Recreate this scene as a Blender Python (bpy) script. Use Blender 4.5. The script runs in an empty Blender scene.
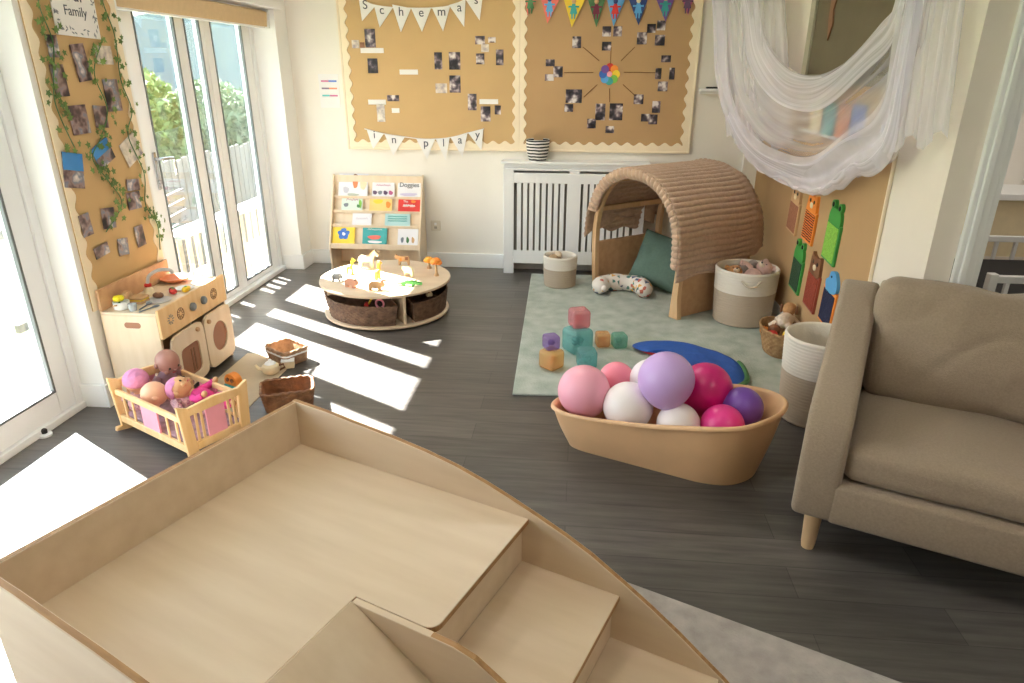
import bpy, bmesh, math, random
from mathutils import Vector, Matrix, noise as mnoise
R = math.radians
PI = math.pi
random.seed(7)
SC = bpy.context.scene
COL = SC.collection

# ------------------------------------------------------------------ helpers
def lin(c):
    c /= 255.0
    return c / 12.92 if c <= 0.04045 else ((c + 0.055) / 1.055) ** 2.4

def S(r, g, b):
    return (lin(r), lin(g), lin(b), 1.0)

class MB:
    def __init__(self):
        self.bm = bmesh.new()
    def _bev(self, faces, bev, seg=2):
        if bev <= 0:
            return
        es = set()
        for f in faces:
            for e in f.edges:
                if len(e.link_faces) == 2 and e.calc_face_angle(0) > 0.45:
                    es.add(e)
        if es:
            bmesh.ops.bevel(self.bm, geom=list(es), offset=bev, segments=seg, affect='EDGES', profile=0.5, clamp_overlap=True)
    def add(self, verts, faces, M=None, bev=0, seg=2):
        vs = [self.bm.verts.new(M @ Vector(v) if M else v) for v in verts]
        fs = []
        for f in faces:
            try:
                fs.append(self.bm.faces.new([vs[i] for i in f]))
            except ValueError:
                pass
        bmesh.ops.recalc_face_normals(self.bm, faces=fs)
        self._bev(fs, bev, seg)
        return self
    def raw(self, verts, face):
        self.bm.faces.new([self.bm.verts.new(v) for v in verts])
    def box(self, x0, x1, y0, y1, z0, z1, bev=0, M=None, seg=2):
        v = [(x0, y0, z0), (x1, y0, z0), (x1, y1, z0), (x0, y1, z0), (x0, y0, z1), (x1, y0, z1), (x1, y1, z1), (x0, y1, z1)]
        f = [(0, 3, 2, 1), (4, 5, 6, 7), (0, 1, 5, 4), (1, 2, 6, 5), (2, 3, 7, 6), (3, 0, 4, 7)]
        return self.add(v, f, M, bev, seg)
    def prism(self, pts, h0, h1, plane='xy', bev=0, M=None, seg=2):
        n = len(pts)
        def P(p, h):
            if plane == 'xy': return (p[0], p[1], h)
            if plane == 'xz': return (p[0], h, p[1])
            return (h, p[0], p[1])
        v = [P(p, h0) for p in pts] + [P(p, h1) for p in pts]
        f = [tuple(range(n)), tuple(range(n, 2 * n))] + [(i, (i + 1) % n, n + (i + 1) % n, n + i) for i in range(n)]
        return self.add(v, f, M, bev, seg)
    def ring(self, outer, inner, h0, h1, plane='xy', closed=True, M=None, bev=0):
        n = len(outer)
        def P(p, h):
            if plane == 'xy': return (p[0], p[1], h)
            if plane == 'xz': return (p[0], h, p[1])
            return (h, p[0], p[1])
        v = [P(p, h0) for p in outer] + [P(p, h0) for p in inner] + [P(p, h1) for p in outer] + [P(p, h1) for p in inner]
        f = []
        for i in range(n if closed else n - 1):
            j = (i + 1) % n
            f += [(i, j, n + j, n + i), (2 * n + i, 3 * n + i, 3 * n + j, 2 * n + j), (i, 2 * n + i, 2 * n + j, j), (n + i, n + j, 3 * n + j, 3 * n + i)]
        if not closed:
            for i in (0, n - 1):
                f.append((i, n + i, 3 * n + i, 2 * n + i))
        return self.add(v, f, M, bev)
    def tube(self, pts, r, n=8, closed=False, M=None):
        pts = [Vector(p) for p in pts]
        m = len(pts)
        rs = r if isinstance(r, (list, tuple)) else [r] * m
        v = []; f = []
        up = None
        for i, p in enumerate(pts):
            a = pts[(i - 1) % m] if (closed or i > 0) else p
            b = pts[(i + 1) % m] if (closed or i < m - 1) else p
            t = (b - a).normalized()
            if up is None:
                up = Vector((0, 0, 1)) if abs(t.z) < 0.9 else Vector((1, 0, 0))
            s = t.cross(up).normalized(); up = s.cross(t).normalized()
            for k in range(n):
                an = 2 * PI * k / n
                v.append(p + (s * math.cos(an) + up * math.sin(an)) * rs[i])
        for i in range(m if closed else m - 1):
            j = (i + 1) % m
            for k in range(n):
                l = (k + 1) % n
                f.append((i * n + k, i * n + l, j * n + l, j * n + k))
        if not closed:
            f.append(tuple(range(n))); f.append(tuple(range((m - 1) * n, m * n)))
        return self.add(v, f, M)
    def lathe(self, prof, n=24, c=(0, 0), sx=1, sy=1, M=None, cap=True):
        v = []; f = []
        m = len(prof)
        for (r, z) in prof:
            for k in range(n):
                a = 2 * PI * k / n
                v.append((c[0] + r * sx * math.cos(a), c[1] + r * sy * math.sin(a), z))
        for i in range(m - 1):
            for k in range(n):
                l = (k + 1) % n
                f.append((i * n + k, i * n + l, (i + 1) * n + l, (i + 1) * n + k))
        if cap:
            f.append(tuple(range(n))); f.append(tuple(range((m - 1) * n, m * n)))
        return self.add(v, f, M)
    def sphere(self, c, r, seg=20, rings=12, M=None, fn=None):
        rx, ry, rz = r if isinstance(r, (tuple, list)) else (r, r, r)
        v = []; f = []
        for i in range(rings + 1):
            th = PI * i / rings
            rr = max(math.sin(th), 1e-4)
            for k in range(seg):
                a = 2 * PI * k / seg
                p = Vector((rr * math.cos(a), rr * math.sin(a), math.cos(th)))
                if fn: p = fn(p)
                v.append((c[0] + p.x * rx, c[1] + p.y * ry, c[2] + p.z * rz))
        for i in range(rings):
            for k in range(seg):
                l = (k + 1) % seg
                f.append((i * seg + k, (i + 1) * seg + k, (i + 1) * seg + l, i * seg + l))
        return self.add(v, f, M)
    def grid(self, nu, nv, fn, M=None, closeu=False):
        v = []; f = []
        for i in range(nu):
            for j in range(nv):
                v.append(fn(i / ((nu) if closeu else (nu - 1)), j / (nv - 1)))
        for i in range(nu if closeu else nu - 1):
            for j in range(nv - 1):
                k = (i + 1) % nu
                f.append((i * nv + j, k * nv + j, k * nv + j + 1, i * nv + j + 1))
        vs = [self.bm.verts.new(M @ Vector(q) if M else q) for q in v]
        for q in f:
            self.bm.faces.new([vs[i] for i in q])
        return self
    def build(self, name, mat, parent=None, smooth=False, ang=38, fix=False):
        if fix:
            bmesh.ops.remove_doubles(self.bm, verts=self.bm.verts, dist=1e-5)
            bmesh.ops.recalc_face_normals(self.bm, faces=self.bm.faces)
        me = bpy.data.meshes.new(name)
        self.bm.to_mesh(me); self.bm.free()
        if mat: me.materials.append(mat)
        if smooth:
            me.polygons.foreach_set('use_smooth', [True] * len(me.polygons))
            try: me.set_sharp_from_angle(angle=R(ang))
            except Exception: pass
        o = bpy.data.objects.new(name, me); COL.objects.link(o)
        if parent: o.parent = parent
        return o

def solid(o, t, off=0):
    m = o.modifiers.new('thick', 'SOLIDIFY'); m.thickness = t; m.offset = off
    return o

def tag(o, label, cat, group=None):
    o['label'] = label; o['category'] = cat
    if group: o['group'] = group
    return o

def thing(name, label, cat, loc=(0, 0, 0), rz=0, group=None):
    o = bpy.data.objects.new(name, None); COL.objects.link(o)
    o.empty_display_size = 0.05
    o.location = loc; o.rotation_euler = (0, 0, rz)
    return tag(o, label, cat, group)

def struct(o):
    o['kind'] = 'structure'
    return o

def dup(root, loc=None, rot=None, label=None, scale=None):
    r = root.copy(); COL.objects.link(r)
    if loc is not None: r.location = loc
    if rot is not None: r.rotation_euler = rot
    if scale is not None: r.scale = scale
    if label: r['label'] = label
    for ch in list(root.children):
        c = ch.copy(); COL.objects.link(c); c.parent = r
        for g in list(ch.children):
            d = g.copy(); COL.objects.link(d); d.parent = c
    return r

def text(name, s, size, mat, parent, M, depth=0.001):
    cu = bpy.data.curves.new(name, 'FONT'); cu.body = s; cu.size = size
    cu.align_x = 'CENTER'; cu.align_y = 'CENTER'; cu.extrude = depth
    t = bpy.data.objects.new('tmp_text', cu); COL.objects.link(t)
    dg = bpy.context.evaluated_depsgraph_get(); dg.update()
    me = bpy.data.meshes.new_from_object(t.evaluated_get(dg))
    bpy.data.objects.remove(t); bpy.data.curves.remove(cu)
    me.transform(M); me.materials.clear(); me.materials.append(mat)
    o = bpy.data.objects.new(name, me); COL.objects.link(o)
    if parent: o.parent = parent
    return o

def catmull(pts, n=6, closed=True):
    out = []
    m = len(pts)
    for i in range(m if closed else m - 1):
        def g(k):
            return Vector(pts[k % m]) if closed else Vector(pts[min(max(k, 0), m - 1)])
        p0, p1, p2, p3 = g(i - 1), g(i), g(i + 1), g(i + 2)
        for k in range(n):
            t = k / n
            out.append(0.5 * ((2 * p1) + (p2 - p0) * t + (2 * p0 - 5 * p1 + 4 * p2 - p3) * t * t + (3 * p1 - p0 - 3 * p2 + p3) * t ** 3))
    if not closed: out.append(Vector(pts[-1]))
    return out

def rrect(w, d, r, n=5):
    out = []
    for cx, cy, a0 in ((w / 2 - r, d / 2 - r, 0), (-w / 2 + r, d / 2 - r, 90), (-w / 2 + r, -d / 2 + r, 180), (w / 2 - r, -d / 2 + r, 270)):
        for k in range(n + 1):
            a = R(a0 + 90 * k / n)
            out.append((cx + r * math.cos(a), cy + r * math.sin(a)))
    return out

# ------------------------------------------------------------------ materials
def nt_mat(name):
    m = bpy.data.materials.new(name); m.use_nodes = True
    nt = m.node_tree
    return m, nt, nt.nodes['Principled BSDF']

def mat(name, c, rough=0.6, var=0.0, scale=8, bump=0.0, bscale=None, stretch=(1, 1, 1), metal=0.0, detail=4, c2=None, spec=None, sheen=0, trans=0.0, alpha=1.0, coat=0):
    m, nt, b = nt_mat(name)
    b.inputs['Base Color'].default_value = c
    b.inputs['Roughness'].default_value = rough
    b.inputs['Metallic'].default_value = metal
    if spec is not None: b.inputs['Specular IOR Level'].default_value = spec
    if sheen: b.inputs['Sheen Weight'].default_value = sheen
    if coat: b.inputs['Coat Weight'].default_value = coat
    if trans: b.inputs['Transmission Weight'].default_value = trans
    if alpha < 1: b.inputs['Alpha'].default_value = alpha
    if var or bump or c2:
        tc = nt.nodes.new('ShaderNodeTexCoord'); mp = nt.nodes.new('ShaderNodeMapping')
        mp.inputs['Scale'].default_value = stretch
        nt.links.new(tc.outputs['Object'], mp.inputs['Vector'])
        n = nt.nodes.new('ShaderNodeTexNoise'); n.inputs['Scale'].default_value = scale; n.inputs['Detail'].default_value = detail
        nt.links.new(mp.outputs['Vector'], n.inputs['Vector'])
        if var or c2:
            r = nt.nodes.new('ShaderNodeValToRGB')
            if c2:
                a, d = c, c2
            else:
                a = tuple(x * (1 - var) for x in c[:3]) + (1,); d = tuple(min(1, x * (1 + var)) for x in c[:3]) + (1,)
            r.color_ramp.elements[0].color = a; r.color_ramp.elements[1].color = d
            r.color_ramp.elements[0].position = 0.3; r.color_ramp.elements[1].position = 0.7
            nt.links.new(n.outputs['Fac'], r.inputs['Fac'])
            nt.links.new(r.outputs['Color'], b.inputs['Base Color'])
        if bump:
            n2 = n
            if bscale:
                n2 = nt.nodes.new('ShaderNodeTexNoise'); n2.inputs['Scale'].default_value = bscale; n2.inputs['Detail'].default_value = 3
                nt.links.new(mp.outputs['Vector'], n2.inputs['Vector'])
            bp = nt.nodes.new('ShaderNodeBump'); bp.inputs['Strength'].default_value = bump; bp.inputs['Distance'].default_value = 0.01
            nt.links.new(n2.outputs['Fac'], bp.inputs['Height'])
            nt.links.new(bp.outputs['Normal'], b.inputs['Normal'])
    return m

def wood(name, c1, c2, stretch=(1.5, 14, 14), rough=0.5, scale=2.0):
    return mat(name, c1, rough, scale=scale, stretch=stretch, c2=c2, detail=6, bump=0.03)

def stripes(name, ca, cb, freq, axis='Z', width=0.5, rough=0.8, distort=0.0):
    m, nt, b = nt_mat(name)
    b.inputs['Roughness'].default_value = rough
    tc = nt.nodes.new('ShaderNodeTexCoord')
    w = nt.nodes.new('ShaderNodeTexWave'); w.bands_direction = axis; w.inputs['Scale'].default_value = freq
    w.inputs['Distortion'].default_value = distort
    r = nt.nodes.new('ShaderNodeValToRGB'); r.color_ramp.interpolation = 'CONSTANT'
    r.color_ramp.elements[0].color = ca; r.color_ramp.elements[1].color = cb; r.color_ramp.elements[1].position = width
    nt.links.new(tc.outputs['Object'], w.inputs['Vector'])
    nt.links.new(w.outputs['Color'], r.inputs['Fac']); nt.links.new(r.outputs['Color'], b.inputs['Base Color'])
    return m

def banded(name, c_low, c_high, zsplit, rough=0.9):
    """two fabric colours, split at an object height, with fine coil bump"""
    m, nt, b = nt_mat(name)
    b.inputs['Roughness'].default_value = rough
    tc = nt.nodes.new('ShaderNodeTexCoord'); sx = nt.nodes.new('ShaderNodeSeparateXYZ')
    nt.links.new(tc.outputs['Object'], sx.inputs[0])
    gt = nt.nodes.new('ShaderNodeMath'); gt.operation = 'GREATER_THAN'; gt.inputs[1].default_value = zsplit
    nt.links.new(sx.outputs['Z'], gt.inputs[0])
    mx = nt.nodes.new('ShaderNodeMix'); mx.data_type = 'RGBA'
    nt.links.new(gt.outputs[0], mx.inputs['Factor'])
    mx.inputs['A'].default_value = c_low; mx.inputs['B'].default_value = c_high
    nt.links.new(mx.outputs['Result'], b.inputs['Base Color'])
    n = nt.nodes.new('ShaderNodeTexNoise'); n.inputs['Scale'].default_value = 120
    nt.links.new(tc.outputs['Object'], n.inputs['Vector'])
    bp = nt.nodes.new('ShaderNodeBump'); bp.inputs['Strength'].default_value = 0.4; bp.inputs['Distance'].default_value = 0.004
    nt.links.new(n.outputs['Fac'], bp.inputs['Height']); nt.links.new(bp.outputs['Normal'], b.inputs['Normal'])
    return m

def ramp_noise(name, stops, scale, rough=0.6, rnd=True, kind='noise', stretch=(1, 1, 1), const=False, detail=3):
    """patchy many-colour print; each object gets its own offset"""
    m, nt, b = nt_mat(name)
    b.inputs['Roughness'].default_value = rough
    tc = nt.nodes.new('ShaderNodeTexCoord'); mp = nt.nodes.new('ShaderNodeMapping'); mp.inputs['Scale'].default_value = stretch
    nt.links.new(tc.outputs['Object'], mp.inputs['Vector'])
    if rnd:
        oi = nt.nodes.new('ShaderNodeObjectInfo')
        mu = nt.nodes.new('ShaderNodeMath'); mu.operation = 'MULTIPLY'; mu.inputs[1].default_value = 37.0
        nt.links.new(oi.outputs['Random'], mu.inputs[0])
        cb = nt.nodes.new('ShaderNodeCombineXYZ')
        nt.links.new(mu.outputs[0], cb.inputs[0]); nt.links.new(mu.outputs[0], cb.inputs[1]); nt.links.new(mu.outputs[0], cb.inputs[2])
        nt.links.new(cb.outputs[0], mp.inputs['Location'])
    if kind == 'noise':
        n = nt.nodes.new('ShaderNodeTexNoise'); n.inputs['Scale'].default_value = scale; n.inputs['Detail'].default_value = detail
        out = n.outputs['Fac']
    else:
        n = nt.nodes.new('ShaderNodeTexVoronoi'); n.inputs['Scale'].default_value = scale
        sep = nt.nodes.new('ShaderNodeSeparateColor'); nt.links.new(n.outputs['Color'], sep.inputs[0]); out = sep.outputs[0]
    nt.links.new(mp.outputs['Vector'], n.inputs['Vector'])
    r = nt.nodes.new('ShaderNodeValToRGB')
    if const: r.color_ramp.interpolation = 'CONSTANT'
    els = r.color_ramp.elements
    els[0].position, els[0].color = stops[0]
    els[1].position, els[1].color = stops[-1]
    for p, c in stops[1:-1]:
        e = els.new(p); e.color = c
    nt.links.new(out, r.inputs['Fac']); nt.links.new(r.outputs['Color'], b.inputs['Base Color'])
    return m

def floor_mat():
    m, nt, b = nt_mat('vinyl_planks')
    tc = nt.nodes.new('ShaderNodeTexCoord')
    br = nt.nodes.new('ShaderNodeTexBrick')
    br.inputs['Scale'].default_value = 1.0; br.inputs['Brick Width'].default_value = 1.22; br.inputs['Row Height'].default_value = 0.152
    br.inputs['Mortar Size'].default_value = 0.0018; br.inputs['Mortar Smooth'].default_value = 0.3
    br.inputs['Color1'].default_value = S(86, 82, 79); br.inputs['Color2'].default_value = S(102, 97, 93); br.inputs['Mortar'].default_value = S(70, 66, 64)
    br.offset = 0.37; br.inputs['Bias'].default_value = 0.0
    nt.links.new(tc.outputs['Object'], br.inputs['Vector'])
    mp = nt.nodes.new('ShaderNodeMapping'); mp.inputs['Scale'].default_value = (1.3, 16, 1)
    nt.links.new(tc.outputs['Object'], mp.inputs['Vector'])
    n = nt.nodes.new('ShaderNodeTexNoise'); n.inputs['Scale'].default_value = 2.2; n.inputs['Detail'].default_value = 8; n.inputs['Roughness'].default_value = 0.62
    nt.links.new(mp.outputs['Vector'], n.inputs['Vector'])
    r = nt.nodes.new('ShaderNodeValToRGB'); r.color_ramp.elements[0].position = 0.28; r.color_ramp.elements[0].color = (0.55, 0.54, 0.53, 1)
    r.color_ramp.elements[1].position = 0.72; r.color_ramp.elements[1].color = (1.2, 1.19, 1.18, 1)
    nt.links.new(n.outputs['Fac'], r.inputs['Fac'])
    mx = nt.nodes.new('ShaderNodeMix'); mx.data_type = 'RGBA'; mx.blend_type = 'MULTIPLY'; mx.inputs['Factor'].default_value = 1
    nt.links.new(br.outputs['Color'], mx.inputs['A']); nt.links.new(r.outputs['Color'], mx.inputs['B'])
    nt.links.new(mx.outputs['Result'], b.inputs['Base Color'])
    b.inputs['Roughness'].default_value = 0.36; b.inputs['Specular IOR Level'].default_value = 0.5
    bp = nt.nodes.new('ShaderNodeBump'); bp.inputs['Strength'].default_value = 0.08; bp.inputs['Distance'].default_value = 0.004
    nt.links.new(n.outputs['Fac'], bp.inputs['Height']); nt.links.new(bp.outputs['Normal'], b.inputs['Normal'])
    return m

def glass_mat(name, tint=(0.96, 0.98, 0.97, 1), refl=0.05):
    m = bpy.data.materials.new(name); m.use_nodes = True; nt = m.node_tree; nt.nodes.clear()
    o = nt.nodes.new('ShaderNodeOutputMaterial'); mx = nt.nodes.new('ShaderNodeMixShader')
    t = nt.nodes.new('ShaderNodeBsdfTransparent'); t.inputs[0].default_value = tint
    g = nt.nodes.new('ShaderNodeBsdfGlossy'); g.inputs['Roughness'].default_value = 0.02
    lw = nt.nodes.new('ShaderNodeLayerWeight'); lw.inputs[0].default_value = 0.25
    mu = nt.nodes.new('ShaderNodeMath'); mu.operation = 'MULTIPLY_ADD'; mu.inputs[1].default_value = 0.35; mu.inputs[2].default_value = refl
    nt.links.new(lw.outputs['Fresnel'], mu.inputs[0]); nt.links.new(mu.outputs[0], mx.inputs[0])
    nt.links.new(t.outputs[0], mx.inputs[1]); nt.links.new(g.outputs[0], mx.inputs[2]); nt.links.new(mx.outputs[0], o.inputs[0])
    return m

def net_mat(name, base, streak, stretch, colr=(0.9, 0.9, 0.92, 1)):
    m = bpy.data.materials.new(name); m.use_nodes = True; nt = m.node_tree; nt.nodes.clear()
    o = nt.nodes.new('ShaderNodeOutputMaterial'); mx = nt.nodes.new('ShaderNodeMixShader')
    t = nt.nodes.new('ShaderNodeBsdfTransparent')
    d = nt.nodes.new('ShaderNodeBsdfDiffuse'); d.inputs[0].default_value = colr
    tl = nt.nodes.new('ShaderNodeBsdfTranslucent'); tl.inputs[0].default_value = colr
    m2 = nt.nodes.new('ShaderNodeMixShader'); m2.inputs[0].default_value = 0.35
    nt.links.new(d.outputs[0], m2.inputs[1]); nt.links.new(tl.outputs[0], m2.inputs[2])
    tc = nt.nodes.new('ShaderNodeTexCoord'); mp = nt.nodes.new('ShaderNodeMapping'); mp.inputs['Scale'].default_value = stretch
    nt.links.new(tc.outputs['UV'], mp.inputs['Vector'])
    n = nt.nodes.new('ShaderNodeTexNoise'); n.inputs['Scale'].default_value = 1.0; n.inputs['Detail'].default_value = 4
    nt.links.new(mp.outputs['Vector'], n.inputs['Vector'])
    mr = nt.nodes.new('ShaderNodeMapRange'); mr.inputs['From Min'].default_value = 0.35; mr.inputs['From Max'].default_value = 0.7
    mr.inputs['To Min'].default_value = base; mr.inputs['To Max'].default_value = streak
    nt.links.new(n.outputs['Fac'], mr.inputs['Value']); nt.links.new(mr.outputs[0], mx.inputs[0])
    nt.links.new(t.outputs[0], mx.inputs[1]); nt.links.new(m2.outputs[0], mx.inputs[2]); nt.links.new(mx.outputs[0], o.inputs[0])
    return m

def clear_mat(name, c, rough=0.12, a=0.55):
    """tinted see-through plastic"""
    m = bpy.data.materials.new(name); m.use_nodes = True; nt = m.node_tree; nt.nodes.clear()
    o = nt.nodes.new('ShaderNodeOutputMaterial'); mx = nt.nodes.new('ShaderNodeMixShader'); mx.inputs[0].default_value = a
    t = nt.nodes.new('ShaderNodeBsdfTransparent'); t.inputs[0].default_value = tuple(min(1, x * 1.15 + 0.15) for x in c[:3]) + (1,)
    p = nt.nodes.new('ShaderNodeBsdfPrincipled'); p.inputs['Base Color'].default_value = c; p.inputs['Roughness'].default_value = rough
    tc = nt.nodes.new('ShaderNodeTexCoord'); n = nt.nodes.new('ShaderNodeTexNoise'); n.inputs['Scale'].default_value = 22
    nt.links.new(tc.outputs['Object'], n.inputs['Vector'])
    bp = nt.nodes.new('ShaderNodeBump'); bp.inputs['Strength'].default_value = 0.5; bp.inputs['Distance'].default_value = 0.006
    nt.links.new(n.outputs['Fac'], bp.inputs['Height']); nt.links.new(bp.outputs['Normal'], p.inputs['Normal'])
    nt.links.new(t.outputs[0], mx.inputs[1]); nt.links.new(p.outputs[0], mx.inputs[2]); nt.links.new(mx.outputs[0], o.inputs[0])
    return m

M = {}
M['floor'] = floor_mat()
M['wall'] = mat('cream_paint', S(241, 236, 227), 0.85, var=0.015, scale=3, bump=0.02, bscale=60)
M['wallgrey'] = mat('taupe_paint', S(238, 228, 216), 0.85, var=0.01)
M['white'] = mat('white_gloss_paint', S(243, 244, 244), 0.4, var=0.01, scale=4)
M['upvc'] = mat('white_upvc', S(246, 248, 251), 0.3, var=0.008, scale=3)
M['gasket'] = mat('grey_gasket', S(105, 110, 112), 0.6, var=0.05)
M['glass'] = glass_mat('pane_glass')
M['blind'] = mat('tan_blind_fabric', S(203, 178, 140), 0.8, var=0.04, scale=30, bump=0.05)
M['ply'] = wood('birch_ply', S(214, 190, 162), S(224, 202, 176), (1.2, 9, 9), 0.42)
M['plyedge'] = wood('ply_edge', S(150, 108, 68), S(184, 140, 92), (2, 30, 60), 0.55)
M['birch'] = wood('birch_panel', S(224, 202, 172), S(234, 215, 190), (10, 10, 1.2), 0.45)
M['pine'] = wood('pine_wood', S(226, 184, 128), S(238, 204, 154), (12, 12, 1.5), 0.45)
M['oak'] = wood('bent_wood', S(204, 166, 122), S(220, 184, 142), (10, 10, 1.5), 0.5)
M['oakdark'] = wood('panel_wood', S(192, 150, 112), S(208, 168, 128), (1.5, 10, 10), 0.5)
M['kraft'] = mat('kraft_paper', S(196, 164, 116), 0.85, var=0.05, scale=2.5, bump=0.08, bscale=9)
M['kraft2'] = mat('kraft_paper_dull', S(184, 150, 108), 0.85, var=0.05, scale=2.5, bump=0.08, bscale=9)
M['cream'] = mat('cream_border_card', S(244, 228, 200), 0.75, var=0.02, scale=10)
M['paper'] = mat('white_paper', S(240, 238, 236), 0.8, var=0.015, scale=12)
M['ink'] = mat('grey_ink', S(70, 76, 88), 0.8, var=0.05)
M['thread'] = mat('brown_thread', S(120, 84, 48), 0.9, var=0.05)
M['photo'] = ramp_noise('photo_print', [(0.36, S(26, 24, 30)), (0.47, S(64, 58, 68)), (0.54, S(128, 112, 120)), (0.64, S(222, 214, 212))], 16, 0.4, detail=2.5)
M['photopale'] = ramp_noise('photo_print_pale', [(0.3, S(150, 140, 150)), (0.5, S(206, 196, 186)), (0.7, S(236, 226, 214))], 24, 0.4)
M['photowarm'] = ramp_noise('photo_print_warm', [(0.34, S(40, 38, 42)), (0.44, S(92, 70, 72)), (0.52, S(150, 128, 128)), (0.60, S(120, 128, 146)), (0.70, S(224, 212, 208))], 15, 0.4, detail=2.5)
M['photoblue'] = mat('photo_sky_blue', S(52, 130, 200), 0.4, var=0.08, scale=10)
M['ivy'] = mat('ivy_leaf', S(74, 104, 44), 0.6, c2=S(112, 142, 66), scale=6)
M['rug'] = mat('sage_rug', S(158, 168, 158), 0.95, c2=S(192, 198, 190), scale=9, bump=0.5, bscale=90, detail=8)
M['rug2'] = mat('faded_rug', S(158, 150, 146), 0.95, c2=S(186, 178, 173), scale=14, bump=0.4, bscale=120, detail=9)
M['sofa'] = mat('tan_linen', S(158, 139, 119), 0.92, var=0.10, scale=150, bump=0.35, bscale=320, sheen=0.2)
M['beech'] = wood('beech_leg', S(214, 178, 136), S(228, 194, 152), (12, 12, 2), 0.45)
M['tub'] = mat('caramel_tub', S(228, 184, 140), 0.45, var=0.06, scale=5, bump=0.04, bscale=12)
M['blanket'] = mat('beige_blanket', S(192, 162, 138), 0.95, var=0.1, scale=40, bump=0.4, bscale=160, sheen=0.2)
M['wicker'] = mat('dark_wicker', S(84, 62, 48), 0.7, c2=S(128, 98, 76), scale=30, bump=0.4, bscale=80)
M['wickertan'] = mat('tan_wicker', S(142, 110, 84), 0.65, c2=S(178, 144, 112), scale=35, bump=0.4, bscale=80)
M['wickerbrown'] = mat('brown_wicker', S(108, 72, 48), 0.55, c2=S(142, 98, 64), scale=35, bump=0.4, bscale=80)
M['seagrass'] = mat('seagrass', S(140, 104, 66), 0.8, c2=S(180, 142, 98), scale=25, bump=0.4, bscale=70)
M['green'] = mat('green_linen', S(98, 122, 110), 0.9, var=0.06, scale=60, bump=0.2)
M['black'] = mat('black_fabric', S(28, 26, 28), 0.8, var=0.1)
M['dark'] = mat('dark_gap', S(66, 62, 58), 0.9, var=0.05)
M['chrome'] = mat('chrome', S(200, 200, 204), 0.2, metal=1.0, var=0.02)
M['skin'] = mat('doll_skin_light', S(238, 184, 150), 0.45, var=0.02)
M['skin2'] = mat('doll_skin_brown', S(168, 120, 108), 0.45, var=0.03)
M['skin3'] = mat('doll_skin_tan', S(214, 164, 120), 0.45, var=0.03)
M['pink'] = mat('pink_fabric', S(238, 160, 178), 0.85, var=0.03, scale=20)
M['hotpink'] = mat('hot_pink_fabric', S(222, 64, 140), 0.8, var=0.05, scale=20)
M['mauve'] = ramp_noise('mauve_print', [(0.35, S(196, 150, 170)), (0.5, S(236, 200, 206)), (0.62, S(160, 96, 130)), (0.7, S(244, 232, 230))], 40, 0.85, rnd=False)
M['lilacfluff'] = mat('pink_fleece', S(214, 140, 180), 0.95, var=0.1, scale=30, bump=0.6, bscale=60)
M['greyfab'] = mat('grey_print_fabric', S(150, 120, 124), 0.9, c2=S(186, 150, 160), scale=30)
M['eye'] = mat('eye_dark', S(40, 28, 26), 0.2, var=0.05)
M['lip'] = mat('lip_red', S(190, 84, 84), 0.4, var=0.05)
M['bench'] = mat('bench_wood', S(96, 86, 78), .8, var=.08)
M['cot'] = M['white']
M['hole'] = mat('recess_brown', S(156, 108, 82), .7, var=.05)
for nm, c in dict(red=(206, 52, 46), yellow=(238, 204, 58), orange=(236, 140, 52), lime=(122, 180, 70), teal=(60, 160, 160), blue=(58, 108, 190), navy=(44, 66, 126), purple=(120, 84, 160), coral=(226, 112, 98), dkgreen=(70, 120, 74), rose=(196, 96, 140), steel=(120, 128, 138), cream2=(238, 222, 186), terracotta=(212, 130, 84), sky=(90, 164, 220), brown=(126, 84, 56), lemon=(246, 226, 40), grass=(62, 150, 66), brick=(150, 66, 48), tan=(200, 160, 116), maroon=(116, 30, 60), plum=(96, 70, 100)).items():
    M[nm] = mat(nm + '_paint', S(*c), 0.55, var=0.05, scale=14)

# ------------------------------------------------------------------ the room
XL, XG, YB, XR, ZC = -2.335, -2.49, 5.67, 1.40, 2.45
Y1, Y2, YD = 2.87, 3.56, 5.45        # pillar between the two glazed doors; far jamb
HD = 2.02                            # head of the doors
struct(MB().box(-2.55, 3.6, -2.2, 6.2, -0.06, 0).build('floor', M['floor']))
struct(MB().box(-2.75, 3.6, -2.2, 6.2, ZC, ZC + 0.1).build('ceiling', M['white']))
w = MB(); w.box(-2.75, 3.6, YB, YB + 0.15, 0, ZC)
struct(w.build('wall_back', M['wall']))
w = MB()
w.box(-2.62, XL, Y1, Y2, 0, ZC); w.box(-2.62, XL, YD, YB + 0.1, 0, ZC)
w.box(-2.62, XL, -2.2, 0.25, 0, ZC); w.box(-2.62, XL, 0.25, Y1, HD, ZC); w.box(-2.62, XL, Y2, YD, HD, ZC)
struct(w.build('wall_left', mat('white_wall_paint', S(244, 244, 242), .85, var=.01, scale=3)))
w = MB(); w.box(XR, XR + 0.10, 2.78, YB, 0, ZC)
struct(w.build('wall_right', M['wallgrey']))
w = MB(); w.box(XR + .10, 2.45, 2.78, 2.86, 2.03, ZC); w.box(2.45, 3.6, 2.78, 2.86, 0, ZC)
struct(w.build('wall_doorway', M['wallgrey']))
struct(MB().box(3.5, 3.6, -2.2, 6.0, 0, ZC).build('wall_far_right', M['wall']))
struct(MB().box(-2.75, 3.6, -2.3, -2.2, 0, ZC).build('wall_near', M['wall']))

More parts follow.
